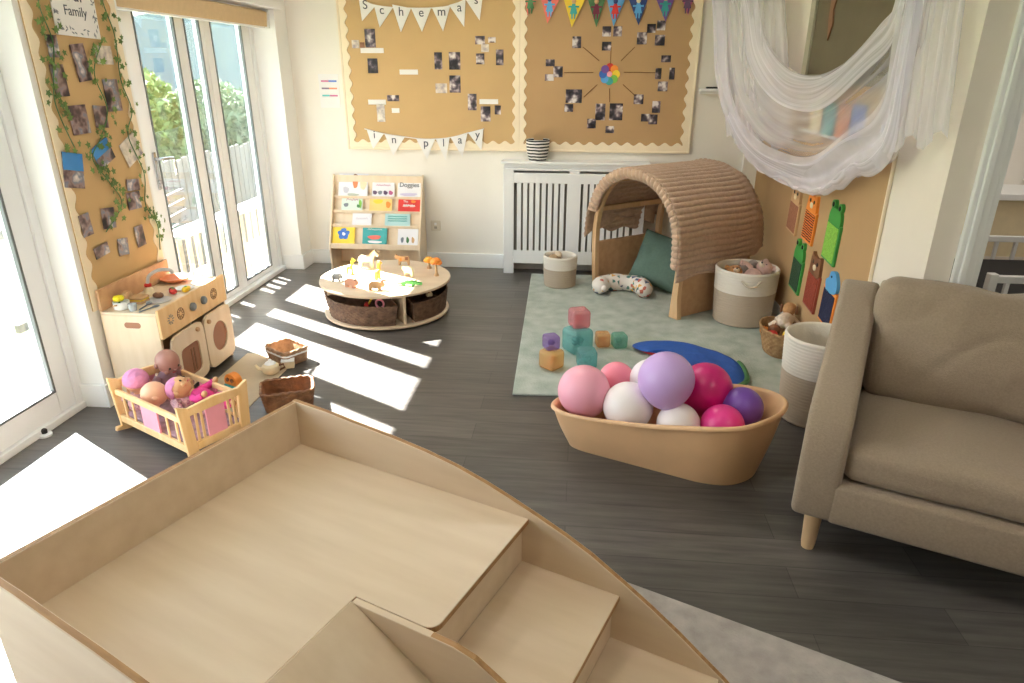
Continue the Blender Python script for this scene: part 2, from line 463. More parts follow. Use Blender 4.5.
def skirt(x0, x1, y0, y1, name):
    b = MB(); b.box(x0, x1, y0, y1, 0, 0.125, 0.004)
    struct(b.build(name, M['white']))
skirt(XL, -0.62, YB - 0.018, YB, 'baseboard_back')
skirt(XL, XL + 0.018, YD, YB - .018, 'baseboard_left')
skirt(XG, XL, Y1 - 0.016, Y1, 'baseboard_pillar')
skirt(XL, XL + 0.014, Y1 - .016, Y2, 'baseboard_pillar_side')
skirt(XG, XL + 0.018, YD - 0.016, YD, 'baseboard_jamb')
skirt(XR - 0.016, XR, 2.78, YB, 'baseboard_right')
# boxed pipe in the far corner
struct(MB().box(1.285, XR, YB - 0.05, YB, 0, ZC, 0.004).build('trim_1', M['wall']))

# glazed doors on the left
def glazed(name, y0, y1, leaves, handle_y=None, XG=XG):
    fr = MB(); rt = .06 if XG < -2.5 else .10
    x0, x1 = XG - 0.05, XG + 0.03
    fr.box(x0, x1, y0, y0 + 0.05, 0, HD, 0.003); fr.box(x0, x1, y1 - 0.05, y1, 0, HD, 0.003)
    fr.box(x0, x1, y0 + .05, y1 - .05, HD - 0.05, HD, 0.003); fr.box(x0 - .02, max(x1 + .01, -2.482), y0, y1, 0.0, 0.035, 0.003)
    d = struct(fr.build(name, M['upvc']))
    for (a, b, s0, s1) in leaves:
        lf = MB(); xx0, xx1 = XG - 0.03, XG + 0.02
        lf.box(xx0, xx1, a, a + s0, 0.036, HD - 0.05, 0.006); lf.box(xx0, xx1, b - s1, b, 0.036, HD - 0.05, 0.006)
        br = .075 if XG < -2.5 else .15; lf.box(xx0, xx1, a + s0, b - s1, 0.036, br, 0.006); lf.box(xx0, xx1, a + s0, b - s1, HD - 0.05 - rt, HD - 0.05, 0.006)
        l = lf.build('door_leaf', M['upvc'], d)
        g = MB(); g.box(XG - 0.006, XG + 0.002, a + s0 - .004, b - s1 + .004, br - .004, HD - 0.046 - rt)
        g.build('pane', M['glass'], l)
        k = MB()
        for (p, q, r, t) in ((a + s0, a + s0 + .014, br, HD - .05 - rt), (b - s1 - .014, b - s1, br, HD - .05 - rt), (a + s0 + .014, b - s1 - .014, br, br + .012), (a + s0 + .014, b - s1 - .014, HD - .062 - rt, HD - .05 - rt)):
            k.box(XG + 0.003, XG + 0.021, p, q, r, t)
        k.build('gasket', M['gasket'], l)
    if handle_y:
        h = MB(); hx = XG + 0.02
        h.box(hx, hx + 0.012, handle_y - .016, handle_y + .016, 0.92, 1.14, 0.004)
        h.tube([(hx + .01, handle_y, 1.1), (hx + .05, handle_y, 1.1), (hx + .055, handle_y + .03, 1.1), (hx + .055, handle_y + .11, 1.095), (hx + .05, handle_y + .125, 1.07), (hx + .05, handle_y + .125, .99)], 0.009, 8)
        h.tube([(hx + .01, handle_y, .965), (hx + .018, handle_y, .965)], 0.013, 12)
        h.build('door_handle', M['chrome'], d, True)
    return d
glazed('door_1', 0.25, Y1 - .0, [(0.30, 1.56, .10, .10), (1.562, 2.8195, .10, .105)])
glazed('door_2', Y2, YD, [(3.60, 3.842, .03, .02), (3.846, 4.475, .12, .09), (4.479, 4.735, .014, .05), (4.739, 5.40, .085, .12)], 3.925, -2.545)
# black stop knob on the near track
t = thing('door_stop', 'small dark knob on the near glazed door track', 'door stop', (XG + 0.045, 2.56, 0.0))
MB().lathe([(0.03, 0), (0.03, .01), (.02, .014)], 14).build('plate', M['upvc'], t, True)
MB().lathe([(0.012, 0.013), (0.014, .03), (.008, .036)], 12).build('knob', M['black'], t, True)

# blind
t = thing('roller_blind', 'tan roller blind rolled up over the sliding glazed doors', 'blind', (XG + 0.075, 4.5, 1.885))
MB().prism([(-.045, .03), (.03, .01), (.04, .11), (.0, .125), (-.045, .125)], Y2 - 4.5 + .005, YD - 4.5 - .03, 'xz', .004).build('fabric_roll', M['blind'], t)
MB().box(-.02, .02, Y2 - 4.5 + .01, YD - 4.5 - .035, 0.0, 0.012, .003).build('bottom_bar', M['upvc'], t)
MB().box(-.045, .045, YD - 4.5 - .028, YD - 4.5 - .004, .0, .13, .006).build('end_bracket', M['white'], t)
struct(MB().box(XL - .02, XL + .035, Y2 - .05, YD + .08, HD, HD + .05, .004).build('trim_2', M['white']))

# doorway on the right with its frame
d = MB()
for x0, x1, y in ((1.50, 1.575, 2.755), ):
    d.box(1.50, 1.52, 2.757, 2.78, 0, 2.1, .004); d.box(1.52, 1.545, 2.748, 2.78, 0, 2.1, .004); d.box(1.545, 1.575, 2.757, 2.78, 0, 2.1, .004)
d.box(1.575, 1.60, 2.765, 2.87, 0, 2.05, .003)
d.box(2.36, 2.45, 2.755, 2.87, 0, 2.05, .003); d.box(1.5, 2.45, 2.755, 2.87, 2.03, 2.1, .003)
d.box(1.575, 1.615, 2.80, 2.83, 0, 2.04, .003)
struct(d.build('door_3', M['white']))

# ------------------------------------------------------------------ outside
struct(MB().box(-3.3, -2.52, -3.0, 7.5, -0.12, -0.03).build('patio', mat('pale_paving', S(196, 190, 178), 0.9, var=0.05, scale=4)))
struct(MB().box(-44, -3.3, -20, 165, -1.1, -1.0).build('garden_ground', mat('dry_lawn', S(74, 86, 50), 0.95, var=0.2, scale=1.5)))
t = thing('balustrade', 'low white topped picket rail just outside the sliding doors', 'railing', (-2.72, 4.9, -0.03))
MB().box(-.065, .065, -1.32, 1.6, .555, .595, .004).build('top_rail', M['white'], t)
MB().box(-.02, .02, -1.32, 1.6, .08, .13, .003).build('bottom_rail', M['pine'], t)
b0 = None
for i in range(26):
    y = -1.28 + i * 0.112
    if b0 is None:
        b0 = MB().box(-.007, .007, -.026, .026, 0.0, .556, .002).build('picket', M['birch'], t); b0.location = (0.025, y, 0)
    else:
        c = b0.copy(); COL.objects.link(c); c.parent = t; c.location = (0.025, y, 0)
t = thing('garden_fence', 'grey boarded fence across the garden seen through the glass', 'fence', (-5.0, 8.6, -1.0))
gf = mat('weathered_boards', S(86, 84, 80), 0.9, c2=S(112, 109, 104), scale=3, stretch=(6, 6, 1))
b = MB()
for i in range(50):
    b.box(-.012, .012, -3.2 + i * .14, -3.2 + i * .14 + .115, 0, 1.56 + .02 * math.sin(i * 2.1))
b.build('board_panel', gf, t)
b = MB(); b.box(-.06, -.014, -3.3, 3.9, .35, .43); b.box(-.06, -.014, -3.3, 3.9, 1.2, 1.28); b.build('fence_rail', gf, t)
t = thing('slatted_bench', 'brown slatted garden seat standing in front of the grey fence', 'bench', (-4.5, 7.2, -1.0), R(12))
b = MB()
for i in range(8):
    b.box(0, .03, -.3, .3, .45 + i * .115, .52 + i * .115, .004)
b.build('slat_back', M['bench'], t)
MB().box(0.03, .4, -.3, .3, .42, .46, .004).build('seat', M['bench'], t)
for x in (.02, .36):
    for y in (-.27, .27):
        MB().box(x, x + .04, y - .02, y + .02, 0, .42, .003).build('leg', M['bench'], t)

def bush(name, label, c, size, n, m, seed, leaf=0.16):
    rnd = random.Random(seed)
    t = thing(name, label, 'bush', c)
    b = MB()
    for i in range(n):
        a = rnd.uniform(0, 2 * PI); z = rnd.uniform(-.3, 1); rr = math.sqrt(max(0, 1 - max(z, 0) ** 2)) * rnd.uniform(.72, 1)
        p = Vector((size[0] * rr * math.cos(a), size[1] * rr * math.sin(a), size[2] * (z * .5 + .5) * rnd.uniform(.85, 1)))
        u = Vector((rnd.uniform(-1, 1), rnd.uniform(-1, 1), rnd.uniform(-1, 1))).normalized()
        v = u.cross(Vector((rnd.uniform(-1, 1), rnd.uniform(-1, 1), rnd.uniform(-1, 1)))).normalized()
        s = leaf * rnd.uniform(.6, 1.2)
        b.raw([p - u * s, p + v * s * .5, p + u * s, p - v * s * .5], None)
    b.build('foliage', m, t)
    MB().sphere((0, 0, size[2] * .5), (size[0] * .75, size[1] * .75, size[2] * .45), 16, 10).build('inner_foliage', m, t, True)
    MB().tube([(0, 0, 0), (0, 0, size[2] * .6)], [.12, .05], 8).build('stem', M['brown'], t)
hm = mat('hedge_leaf', S(84, 106, 54), 0.8, c2=S(128, 146, 84), scale=1.2)
hm2 = mat('shrub_leaf', S(80, 102, 74), 0.8, c2=S(122, 140, 104), scale=1.2)
bush('garden_bush', 'big light green bush beyond the fence, behind the door handle', (-8.2, 11.7, -1.0), (1.1, 2.1, 2.8), 6500, hm, 3, .085)
bush('garden_bush', 'darker green bush beyond the fence, in the middle of the glazing', (-8.6, 15.9, -1.0), (1.0, 1.8, 2.4), 5200, hm2, 4, .085)
bush('garden_bush', 'grey green bush beyond the fence, by the far door jamb', (-8.2, 20.3, -1.0), (1.2, 2.2, 2.5), 5200, hm2, 5, .085)
# hill far beyond the garden
hl = MB()
def hillf(u, v):
    y = 5 + u * 158
    top = 2.6 + 6.6 * min(1, max(0, (y - 56) / 24)) ** .8 + 1.5 * math.sin(y * .05) + .7 * mnoise.noise(Vector((y * .09, 0, 0)))
    return (-42 - v * 3.5, y, -1 + (top + 1) * v)
hl.grid(60, 10, hillf)
struct(hl.build('hill', mat('hazy_hillside', S(88, 104, 114), 0.95, c2=S(110, 122, 120), scale=0.12), None, True))

# ------------------------------------------------------------------ room beyond the doorway
struct(MB().box(1.5, 3.5, 4.9, 5.0, 0, ZC).build('wall_other_room', M['wall']))
t = thing('baby_cot', 'white barred cot in the room beyond the doorway', 'cot', (2.40, 3.65, 0))
for sx in (-.40, .40):
    for sy in (-.3, .6):
        MB().box(sx - .02, sx + .02, sy - .02, sy + .02, 0, .70, .004).build('post', M['white'], t)
for sy in (-.3, .6):
    MB().box(-.38, .38, sy - .015, sy + .015, .655, .69, .004).build('rail', M['white'], t)
    MB().box(-.38, .38, sy - .015, sy + .015, .16, .2, .004).build('rail', M['white'], t)
    for i in range(7):
        x = -.38 + .76 / 7 * (i + .5)
        MB().box(x - .009, x + .009, sy - .009, sy + .009, .2, .655).build('bar', M['white'], t)
MB().box(-.37, .37, -.27, .57, .2, .56, .03).build('bedding', M['black'], t)
t = thing('wall_cabinet', 'pale cabinet with a ledge against the far wall of the next room', 'cabinet', (2.7, 4.7, 0))
MB().box(-.7, .7, -.18, .2, 0, .86, .006).build('body', M['cream2'], t)
MB().box(-.73, .73, -.22, .2, .86, .9, .004).build('ledge', M['white'], t)
MB().box(-.66, .66, -.185, -.18, .05, .5, .004).build('door', M['wallgrey'], t)
t = thing('framed_picture', 'small dark teal picture on the wall of the next room', 'picture', (3.1, 4.89, 1.05))
MB().box(-.16, .16, -.02, .0, -.12, .12, .004).build('frame', M['white'], t)
MB().box(-.14, .14, -.024, -.02, -.1, .1).build('print', mat('teal_print', S(46, 78, 92), .5, c2=S(110, 130, 120), scale=12), t)

# ------------------------------------------------------------------ back wall: noticeboards
def scallop(y0, y1, base, amp, step, sign):
    """points (a, b) along a from y0 to y1, edge wobbling about base"""
    n = max(2, int((y1 - y0) / step * 8))
    return [(y0 + (y1 - y0) * i / n, base + sign * amp * math.cos(2 * PI * (y0 + (y1 - y0) * i / n) / step)) for i in range(n + 1)]
ZB0, ZB1 = 1.005, 2.30
def board(name, label, x0, x1, m, sideL, sideR):
    t = thing(name, label, 'noticeboard', ((x0 + x1) / 2, YB, ZB0))
    h = (x1 - x0) / 2; H = ZB1 - ZB0
    MB().box(-h, h, -.02, 0, 0, H).build('backing_paper', m, t)
    b = MB()
    st = .098
    if sideL: b.prism([(-h + .0, H)] + [(-h, 0)] + [(q, p) for p, q in scallop(0, H, -h + (.05 if x0 < -1 else .045), .012, st, 1)], -.027, -.0202, 'xz')
    if sideR: b.prism([(h, H), (h, 0)] + [(q, p) for p, q in scallop(0, H, h - (.05 if x1 > 0 else .045), .012, st, -1)], -.027, -.0202, 'xz')
    b.prism([(h, 0), (-h, 0)] + scallop(-h, h, .05, .013, st, 1), -.0265, -.0204, 'xz')
    b.build('scalloped_border', M['cream'], t)
    f = MB()
    if x0 < -1: f.box(-h - .018, -h, -.03, 0, -.018, H, .004)
    else: f.box(h, h + .018, -.03, 0, -.018, H, .004)
    f.box(-h, h, -.03, 0, -.018, 0, .004)
    f.build('frame', M['cream'], t)
    return t
board('noticeboard', 'kraft paper noticeboard with white lettered pennants and scalloped cream edge', -1.895, -0.4905, M['kraft'], True, True)
board('noticeboard', 'kraft paper noticeboard with a rainbow wheel and coloured pennants', -0.4895, 0.845, M['kraft2'], True, True)

def flat(name, label, cat, x, z, w_, h_, m, y=YB - .0205, group=None, rot=0.0):
    o = MB().box(-w_ / 2, w_ / 2, -.003, 0, -h_ / 2, h_ / 2).build(name, m)
    o.location = (x, y, z); o.rotation_euler = (0, rot, 0)
    return tag(o, label, cat, group)
LB = [(-1.663, 1.826, 0.084, 0.133), (-1.784, 1.784, 0.058, 0.059), (-1.654, 1.738, 0.186, 0.037), (-1.73, 1.777, 0.037, 0.04), (-1.657, 1.627, 0.08, 0.108), (-1.369, 1.582, 0.148, 0.037), (-1.13, 1.664, 0.061, 0.124), (-1.0, 1.664, 0.089, 0.127), (-1.002, 1.495, 0.088, 0.127), (-1.113, 1.463, 0.092, 0.072), (-0.798, 1.812, 0.075, 0.059), (-0.706, 1.814, 0.058, 0.039), (-0.76, 1.756, 0.06, 0.056), (-0.799, 1.679, 0.064, 0.078), (-0.646, 1.69, 0.058, 0.112), (-1.642, 1.356, 0.146, 0.038), (-1.508, 1.387, 0.097, 0.046), (-1.616, 1.274, 0.065, 0.138), (-1.493, 1.293, 0.063, 0.037), (-0.867, 1.362, 0.07, 0.123), (-0.734, 1.366, 0.149, 0.037), (-0.761, 1.273, 0.078, 0.115), (-0.663, 1.304, 0.05, 0.068)]
LBL = ['tall dark photo above the white strip under the letter S pennant', 'small pale photo at the far left edge of the lettered noticeboard', 'white caption strip under the tall dark photo near the S pennant', 'tiny brown photo beside the tall dark photo near the S pennant', 'photo pinned below the white strip at upper left of the lettered noticeboard',
       'white caption strip alone in the middle of the lettered noticeboard', 'narrow photo, upper left of the middle four on the lettered noticeboard', 'dark photo, upper right of the middle four on the lettered noticeboard', 'dark photo, lower right of the middle four on the lettered noticeboard', 'faded photo, lower left of the middle four on the lettered noticeboard',
       'small photo at top left of the upper right cluster on the lettered noticeboard', 'small dark photo at top right of the upper right cluster on the lettered noticeboard', 'pale photo in the middle of the upper right cluster on the lettered noticeboard', 'small photo at bottom left of the upper right cluster on the lettered noticeboard', 'tall dark photo nearest the middle border on the lettered noticeboard',
       'white caption strip above the letter n pennant', 'small wide photo beside the white strip above the n pennant', 'tall pale photo hanging under the white strip above the n pennant', 'small cream label beside the tall pale photo above the n pennant', 'narrow dark photo above the letter a of the lower pennants',
       'white caption strip above the letter y pennant', 'dark photo under the white strip above the y pennant', 'small photo at the right end of the white strip above the y pennant']
for q, l in zip(LB, LBL):
    strip = 'strip' in l.split(' ')[2:3] or l.startswith('white caption') or 'label' in l
    pale = l.startswith(('faded', 'pale', 'small pale', 'tall pale'))
    flat('caption_strip' if strip else 'photo_print', l, 'caption' if strip else 'photo', *q, M['paper'] if strip else M['photopale'] if pale else M['brown'] if 'tiny brown' in l else M['photo'], group='prints on the lettered noticeboard')
RB = [(-0.056, 1.797, 0.066, 0.082), (0.166, 1.872, 0.065, 0.07), (0.248, 1.872, 0.065, 0.07), (0.171, 1.77, 0.07, 0.062), (0.432, 1.824, 0.074, 0.084), (0.497, 1.892, 0.063, 0.061), (0.568, 1.912, 0.063, 0.067), (0.566, 1.811, 0.073, 0.074), (-0.254, 1.652, 0.07, 0.05), (-0.192, 1.588, 0.072, 0.079), (-0.259, 1.546, 0.07, 0.048), (-0.064, 1.411, 0.126, 0.1), (-0.1, 1.324, 0.067, 0.058), (0.148, 1.296, 0.077, 0.124), (0.27, 1.298, 0.102, 0.125), (0.083, 1.208, 0.068, 0.073), (0.229, 1.164, 0.068, 0.053), (0.438, 1.392, 0.074, 0.071), (0.578, 1.336, 0.062, 0.086), (0.501, 1.256, 0.068, 0.057), (0.56, 1.244, 0.067, 0.073), (0.623, 1.682, 0.072, 0.049), (0.574, 1.577, 0.045, 0.078), (0.676, 1.578, 0.039, 0.084), (0.615, 1.486, 0.074, 0.071)]
RBL = ['single photo at the end of the upper left spoke of the wheel', 'left photo of the pair above the wheel', 'right photo of the pair above the wheel', 'small photo just above the wheel, under the pair', 'photo nearest the wheel at the end of the upper right spoke', 'photo under the navy pennant, upper left of its cluster', 'photo under the purple pennant, top of its cluster', 'round light photo under the purple pennant, bottom of its cluster',
       'top photo at the end of the left spoke of the wheel', 'photo touching the end of the left spoke of the wheel', 'bottom photo at the end of the left spoke of the wheel', 'larger photo at the end of the lower left spoke of the wheel', 'small photo below the larger one on the lower left spoke', 'tall left photo at the foot of the lower spoke of the wheel', 'tall right photo at the foot of the lower spoke of the wheel', 'lowest left photo below the wheel', 'lowest right photo below the wheel',
       'photo touching the end of the lower right spoke of the wheel', 'dark photo at right of the lower right spoke cluster', 'left photo of the bottom pair on the lower right spoke', 'right photo of the bottom pair on the lower right spoke', 'top photo of the cluster on the right spoke of the wheel', 'photo touching the end of the right spoke of the wheel', 'narrow dark photo nearest the right border by the right spoke', 'bottom photo of the cluster on the right spoke of the wheel']
for q, l in zip(RB, RBL):
    flat('photo_print', l, 'photo', *q, M['photo'], group='prints around the wheel display')
t = thing('wheel_display', 'rainbow petal wheel with thread spokes pinned on the right noticeboard', 'display', (0.204, YB - .0205, 1.572))
for i, c in enumerate(['red', 'orange', 'yellow', 'lime', 'teal', 'sky', 'blue', 'purple']):
    a = PI / 2 - i * PI / 4
    MB().lathe([(.03, -.004), (.03, 0)], 14, M=Matrix.Translation((.05 * math.cos(a), -.001 - .0004 * i, .05 * math.sin(a))) @ Matrix.Rotation(PI / 2, 4, 'X')).build('petal', M[c], t)
MB().lathe([(.02, -.006), (.02, 0)], 14, M=Matrix.Rotation(PI / 2, 4, 'X') @ Matrix.Translation((0, 0, .007))).build('hub', M['pink'], t)
for (a, b_) in [((-.007, 1.763), (.121, 1.667)), ((.205, 1.763), (.208, 1.639)), ((.382, 1.763), (.285, 1.667)), ((-.146, 1.582), (.08, 1.583)), ((.312, 1.586), (.55, 1.584)), ((.013, 1.404), (.115, 1.498)), ((.21, 1.47), (.216, 1.37)), ((.311, 1.499), (.414, 1.414))]:
    MB().tube([(a[0] - .204, -.003, a[1] - 1.572), (b_[0] - .204, -.003, b_[1] - 1.572)], .0028, 6).build('spoke', M['thread'], t)

def bunting(label, flags, y, cord_pts, letters=True, cols=None):
    x0 = flags[0][0][0]; z0 = flags[0][0][1]
    t = thing('bunting', label, 'bunting', (x0, y, z0))
    MB().tube(catmull([(p[0] - x0, 0.004, p[1] - z0) for p in cord_pts], 5, False), .004, 6).build('cord', M['paper'], t)
    for i, f in enumerate(flags):
        pts = [(p[0] - x0, p[1] - z0) for p in f[:3]]
        n = MB().prism(pts, -.004 - .001 * (i % 2), -.001 - .001 * (i % 2), 'xz').build('pennant', cols[i][0] if cols else M['paper'], t)
        cx = sum(p[0] for p in pts) / 3; cz = sum(p[1] for p in pts) / 3
        if letters:
            text('letter', f[3], .088, M['ink'], n, Matrix.Translation((cx, -.0065, cz + .022)) @ Matrix.Rotation(PI / 2, 4, 'X'))
        else:
            mcol = M[cols[i][1]]
            b = MB(); b.sphere((cx, -.007, cz + .035), (.017, .004, .019), 12, 8); b.build('head_drawing', M[cols[i][2]], n, True)
            b = MB(); b.prism([(cx - .012, cz + .018), (cx + .012, cz + .018), (cx + .028, cz - .05), (cx - .028, cz - .05)], -.0075, -.0055, 'xz'); b.prism([(cx - .04, cz + .004), (cx + .04, cz + .004), (cx + .04, cz - .008), (cx - .04, cz - .008)], -.0074, -.0056, 'xz')
            b.prism([(cx - .018, cz - .05), (cx - .004, cz - .05), (cx - .006, cz - .085), (cx - .014, cz - .085)], -.0073, -.0057, 'xz'); b.prism([(cx + .004, cz - .05), (cx + .018, cz - .05), (cx + .013, cz - .085), (cx + .006, cz - .085)], -.0073, -.0057, 'xz')
            b.build('figure_drawing', mcol, n)
    return t
F1 = [[(-1.728, 2.11), (-1.601, 2.051), (-1.714, 1.946), 'S'], [(-1.613, 2.062), (-1.467, 2.037), (-1.578, 1.901), 'c'], [(-1.47, 2.061), (-1.324, 2.035), (-1.413, 1.867), 'h'], [(-1.324, 2.035), (-1.167, 2.039), (-1.247, 1.869), 'e'], [(-1.163, 2.039), (-1.021, 2.049), (-1.082, 1.873), 'm'], [(-1.031, 2.055), (-.903, 2.088), (-.917, 1.903), 'a'], [(-.902, 2.092), (-.765, 2.16), (-.797, 1.947), 's']]
bunting('upper white bunting spelling Schemas on the left noticeboard', F1, YB - .031, [(-1.80, 2.17), (-1.728, 2.115), (-1.60, 2.056), (-1.32, 2.036), (-1.02, 2.052), (-.76, 2.165), (-.7, 2.2)])
F2 = [[(-1.739, 1.141), (-1.598, 1.115), (-1.698, .99), 'i'], [(-1.591, 1.107), (-1.428, 1.086), (-1.532, .942), 'n'], [(-1.331, 1.077), (-1.177, 1.074), (-1.249, .915), 'p'], [(-1.169, 1.076), (-1.055, 1.088), (-1.094, .909), 'l'], [(-1.047, 1.09), (-.91, 1.12), (-.954, .938), 'a'], [(-.902, 1.128), (-.779, 1.158), (-.797, .991), 'y']]
bunting('lower white bunting spelling in play along the bottom of the left noticeboard', F2, YB - .033, [(-1.76, 1.15), (-1.6, 1.112), (-1.43, 1.09), (-1.25, 1.074), (-1.06, 1.088), (-.9, 1.128), (-.775, 1.16)])
F3 = [[(-.454, 2.13), (-.345, 2.125), (-.434, 1.98)], [(-.344, 2.125), (-.178, 2.12), (-.282, 1.926)], [(-.172, 2.115), (.006, 2.11), (-.097, 1.898)], [(.006, 2.11), (.15, 2.108), (.087, 1.898)], [(.15, 2.108), (.298, 2.108), (.214, 1.904)], [(.305, 2.11), (.463, 2.112), (.399, 1.911)], [(.501, 2.115), (.657, 2.12), (.596, 1.937)], [(.686, 2.12), (.792, 2.128), (.756, 1.978)]]
bunting('bright bunting of rainbow coloured pennants on the right noticeboard', F3, YB - .031, [(-.46, 2.135), (-.17, 2.12), (.15, 2.11), (.5, 2.117), (.8, 2.135)], False,
        [(M['coral'], 'dkgreen', 'brown'), (M['coral'], 'sky', 'navy'), (M['yellow'], 'teal', 'tan'), (M['dkgreen'], 'maroon', 'tan'), (M['sky'], 'red', 'navy'), (M['navy'], 'sky', 'cream2'), (M['purple'], 'teal', 'tan'), (M['rose'], 'plum', 'brown')])

t = thing('wall_poster', 'white poster with three coloured bars on the wall by the glazed doors', 'poster', (-2.036, YB, 1.437))
MB().box(-.083, .083, -.003, 0, -.128, .128).build('sheet', M['paper'], t)
for z, cs in ((.075, ('rose', 'blue')), (.02, ('plum', 'terracotta')), (-.035, ('teal', 'rose'))):
    MB().box(-.062, .0, -.0042, -.003, z - .006, z + .006).build('bar', M[cs[0]], t)
    MB().box(0.0, .066, -.0042, -.003, z - .006, z + .006).build('bar', M[cs[1]], t)
t = thing('wall_socket', 'small cream wall socket low beside the book display', 'socket', (-1.205, YB, .36))
MB().box(-.043, .043, -.01, 0, -.043, .043, .004).build('plate', mat('cream_plastic', S(222, 214, 200), .4, var=.01), t)
for x in (0,):
    MB().box(x - .01, x + .01, -.0125, -.01, .005, .025).build('switch', M['white'], t)
    MB().box(x - .012, x + .012, -.0115, -.01, -.026, -.006).build('outlet', mat('socket_slot', S(160, 152, 142), .5, var=.02), t)

# radiator cover
t = thing('radiator_cover', 'white slatted radiator cover under the noticeboards', 'radiator cover', (-.035, YB, 0))
W_ = .57; FY = -.155
b = MB()
b.box(-W_, W_, FY + .02, 0, .87, .905, .004)
b.box(-W_ - .02, W_ + .02, FY - .012, 0, .905, .925, .005)
b.build('top_shelf', M['white'], t)
b = MB()
b.box(-W_, -W_ + .085, FY, FY + .02, 0, .87, .003); b.box(W_ - .085, W_, FY, FY + .02, 0, .87, .003)
b.box(-W_ + .085, W_ - .085, FY, FY + .02, .755, .835, .003); b.box(-W_ + .085, W_ - .085, FY, FY + .02, .09, .20, .003)
b.box(-W_ + .085, W_ - .085, FY, FY + .02, .855, .87); b.box(-.055, .055, FY, FY + .02, .2, .755, .003); b.box(-.04, .04, FY, FY + .02, .835, .855)
b.box(-W_, -W_ + .02, FY + .02, 0, 0, .87); b.box(W_ - .02, W_, FY + .02, 0, 0, .87)
b.build('frame', M['white'], t)
for side in (-1, 1):
    xs = [side * (.055 + .02 + .05 * k) for k in range(9)]
    for k, x in enumerate(xs):
        a = x + side * .0; 
        if abs(a) + .034 < W_ - .085 + .02:
            MB().box(min(a, a + side * .034), max(a, a + side * .034), FY + .002, FY + .016, .2, .755, .002).build('slat', M['white'], t)
MB().box(-W_ + .03, W_ - .03, -.09, -.03, .12, .78, .01).build('radiator', mat('radiator_grey', S(150, 146, 138), .5, var=.03), t)

# striped fabric pot
t = thing('fabric_pot', 'black and white striped fabric pot on the radiator cover', 'pot', (-.335, YB - .10, .926))
b = MB()
b.lathe([(.066, 0), (.078, .03), (.090, .10), (.094, .165), (.089, .165), (.084, .10), (.066, .02)], 28)
b.build('body', stripes('zebra_stripes', S(236, 234, 230), S(34, 32, 34), 13, 'Z', .52, .85, 1.5), t, True)
MB().lathe([(.083, .14), (.02, .146)], 24).build('lining', M['black'], t, True)

# shelf on the right of the noticeboards
t = thing('wall_shelf', 'thin white shelf between the noticeboard and the net', 'shelf', (1.06, YB, 1.455))
MB().box(-.17, .23, -.1, 0, 0, .018, .003).build('board', M['white'], t)
MB().box(-.165, .225, -.012, 0, -.022, 0, .002).build('wall_batten', M['white'], t)
t = tag(MB().box(-.05, .05, -.03, .03, 0, .012, .004).build('remote_control', M['black']), 'small black object lying on the thin white wall shelf', 'remote')
t.location = (.99, YB - .05, 1.4735)

# ------------------------------------------------------------------ pillar display
t = thing('pillar_noticeboard', 'tall kraft paper display on the pillar between the glazed doors', 'noticeboard', (XL, (2.90 + 3.53) / 2, 0.5))
pz = 1.62
MB().box(0, .008, -.31, .31, 0, pz).build('backing_paper', M['kraft'], t)
b = MB()
b.prism([(-.313, pz), (-.313, 0)] + [(q, p) for p, q in scallop(0, pz, -.265, .012, .11, 1)], .0082, .011, 'yz')
b.prism([(.313, pz), (.313, 0)] + [(q, p) for p, q in scallop(0, pz, .265, .012, .11, -1)], .0082, .011, 'yz')
b.build('scalloped_border', M['cream'], t)
t = thing('family_sign', 'white sign reading Our Family with a leafy printed edge', 'sign', (XL + .013, 3.222, 1.885), 0)
t.rotation_euler = (R(-2), 0, 0)
MB().box(0, .004, -.145, .145, -.15, .15).build('sheet', M['paper'], t)
TM = lambda y, z: Matrix.Translation((.0045, y, z)) @ Matrix.Rotation(PI / 2, 4, 'Z') @ Matrix.Rotation(PI / 2, 4, 'X')
text('word', 'Our', .085, M['ink'], t, TM(0, .025), .0005)
text('word', 'Family', .06, M['ink'], t, TM(0, -.045), .0005)
b = MB(); rnd = random.Random(5)
for i in range(40):
    e = rnd.random()
    y, z = ((rnd.choice((-1, 1)) * rnd.uniform(.115, .138), rnd.uniform(-.14, .1)) if e < .6 else (rnd.uniform(-.13, .13), rnd.uniform(-.14, -.115)))
    a = rnd.uniform(0, PI); u = Vector((0, math.cos(a), math.sin(a))); v = Vector((0, -math.sin(a), math.cos(a)))
    p = Vector((.0046, y, z)); b.add([p - u * .012, p + v * .004, p + u * .012, p - v * .004], [(0, 1, 2, 3)])
b.build('leaf_print', M['steel'], t)
PB = [(3.031, 1.691, .066, .092), (3.024, 1.55, .084, .134), (3.19, 1.625, .092, .161), (3.363, 1.661, .122, .084), (3.367, 1.477, .11, .15), (3.093, 1.379, .12, .128), (3.247, 1.383, .092, .102), (2.98, 1.163, .128, .158), (3.207, 1.214, .138, .11), (3.428, 1.21, .146, .124), (3.386, 1.036, .102, .058), (3.368, .957, .108, .088), (3.145, .909, .096, .101), (2.98, .91, .07, .105), (3.358, .771, .072, .109), (3.208, .749, .08, .086), (3.046, .769, .106, .055)]
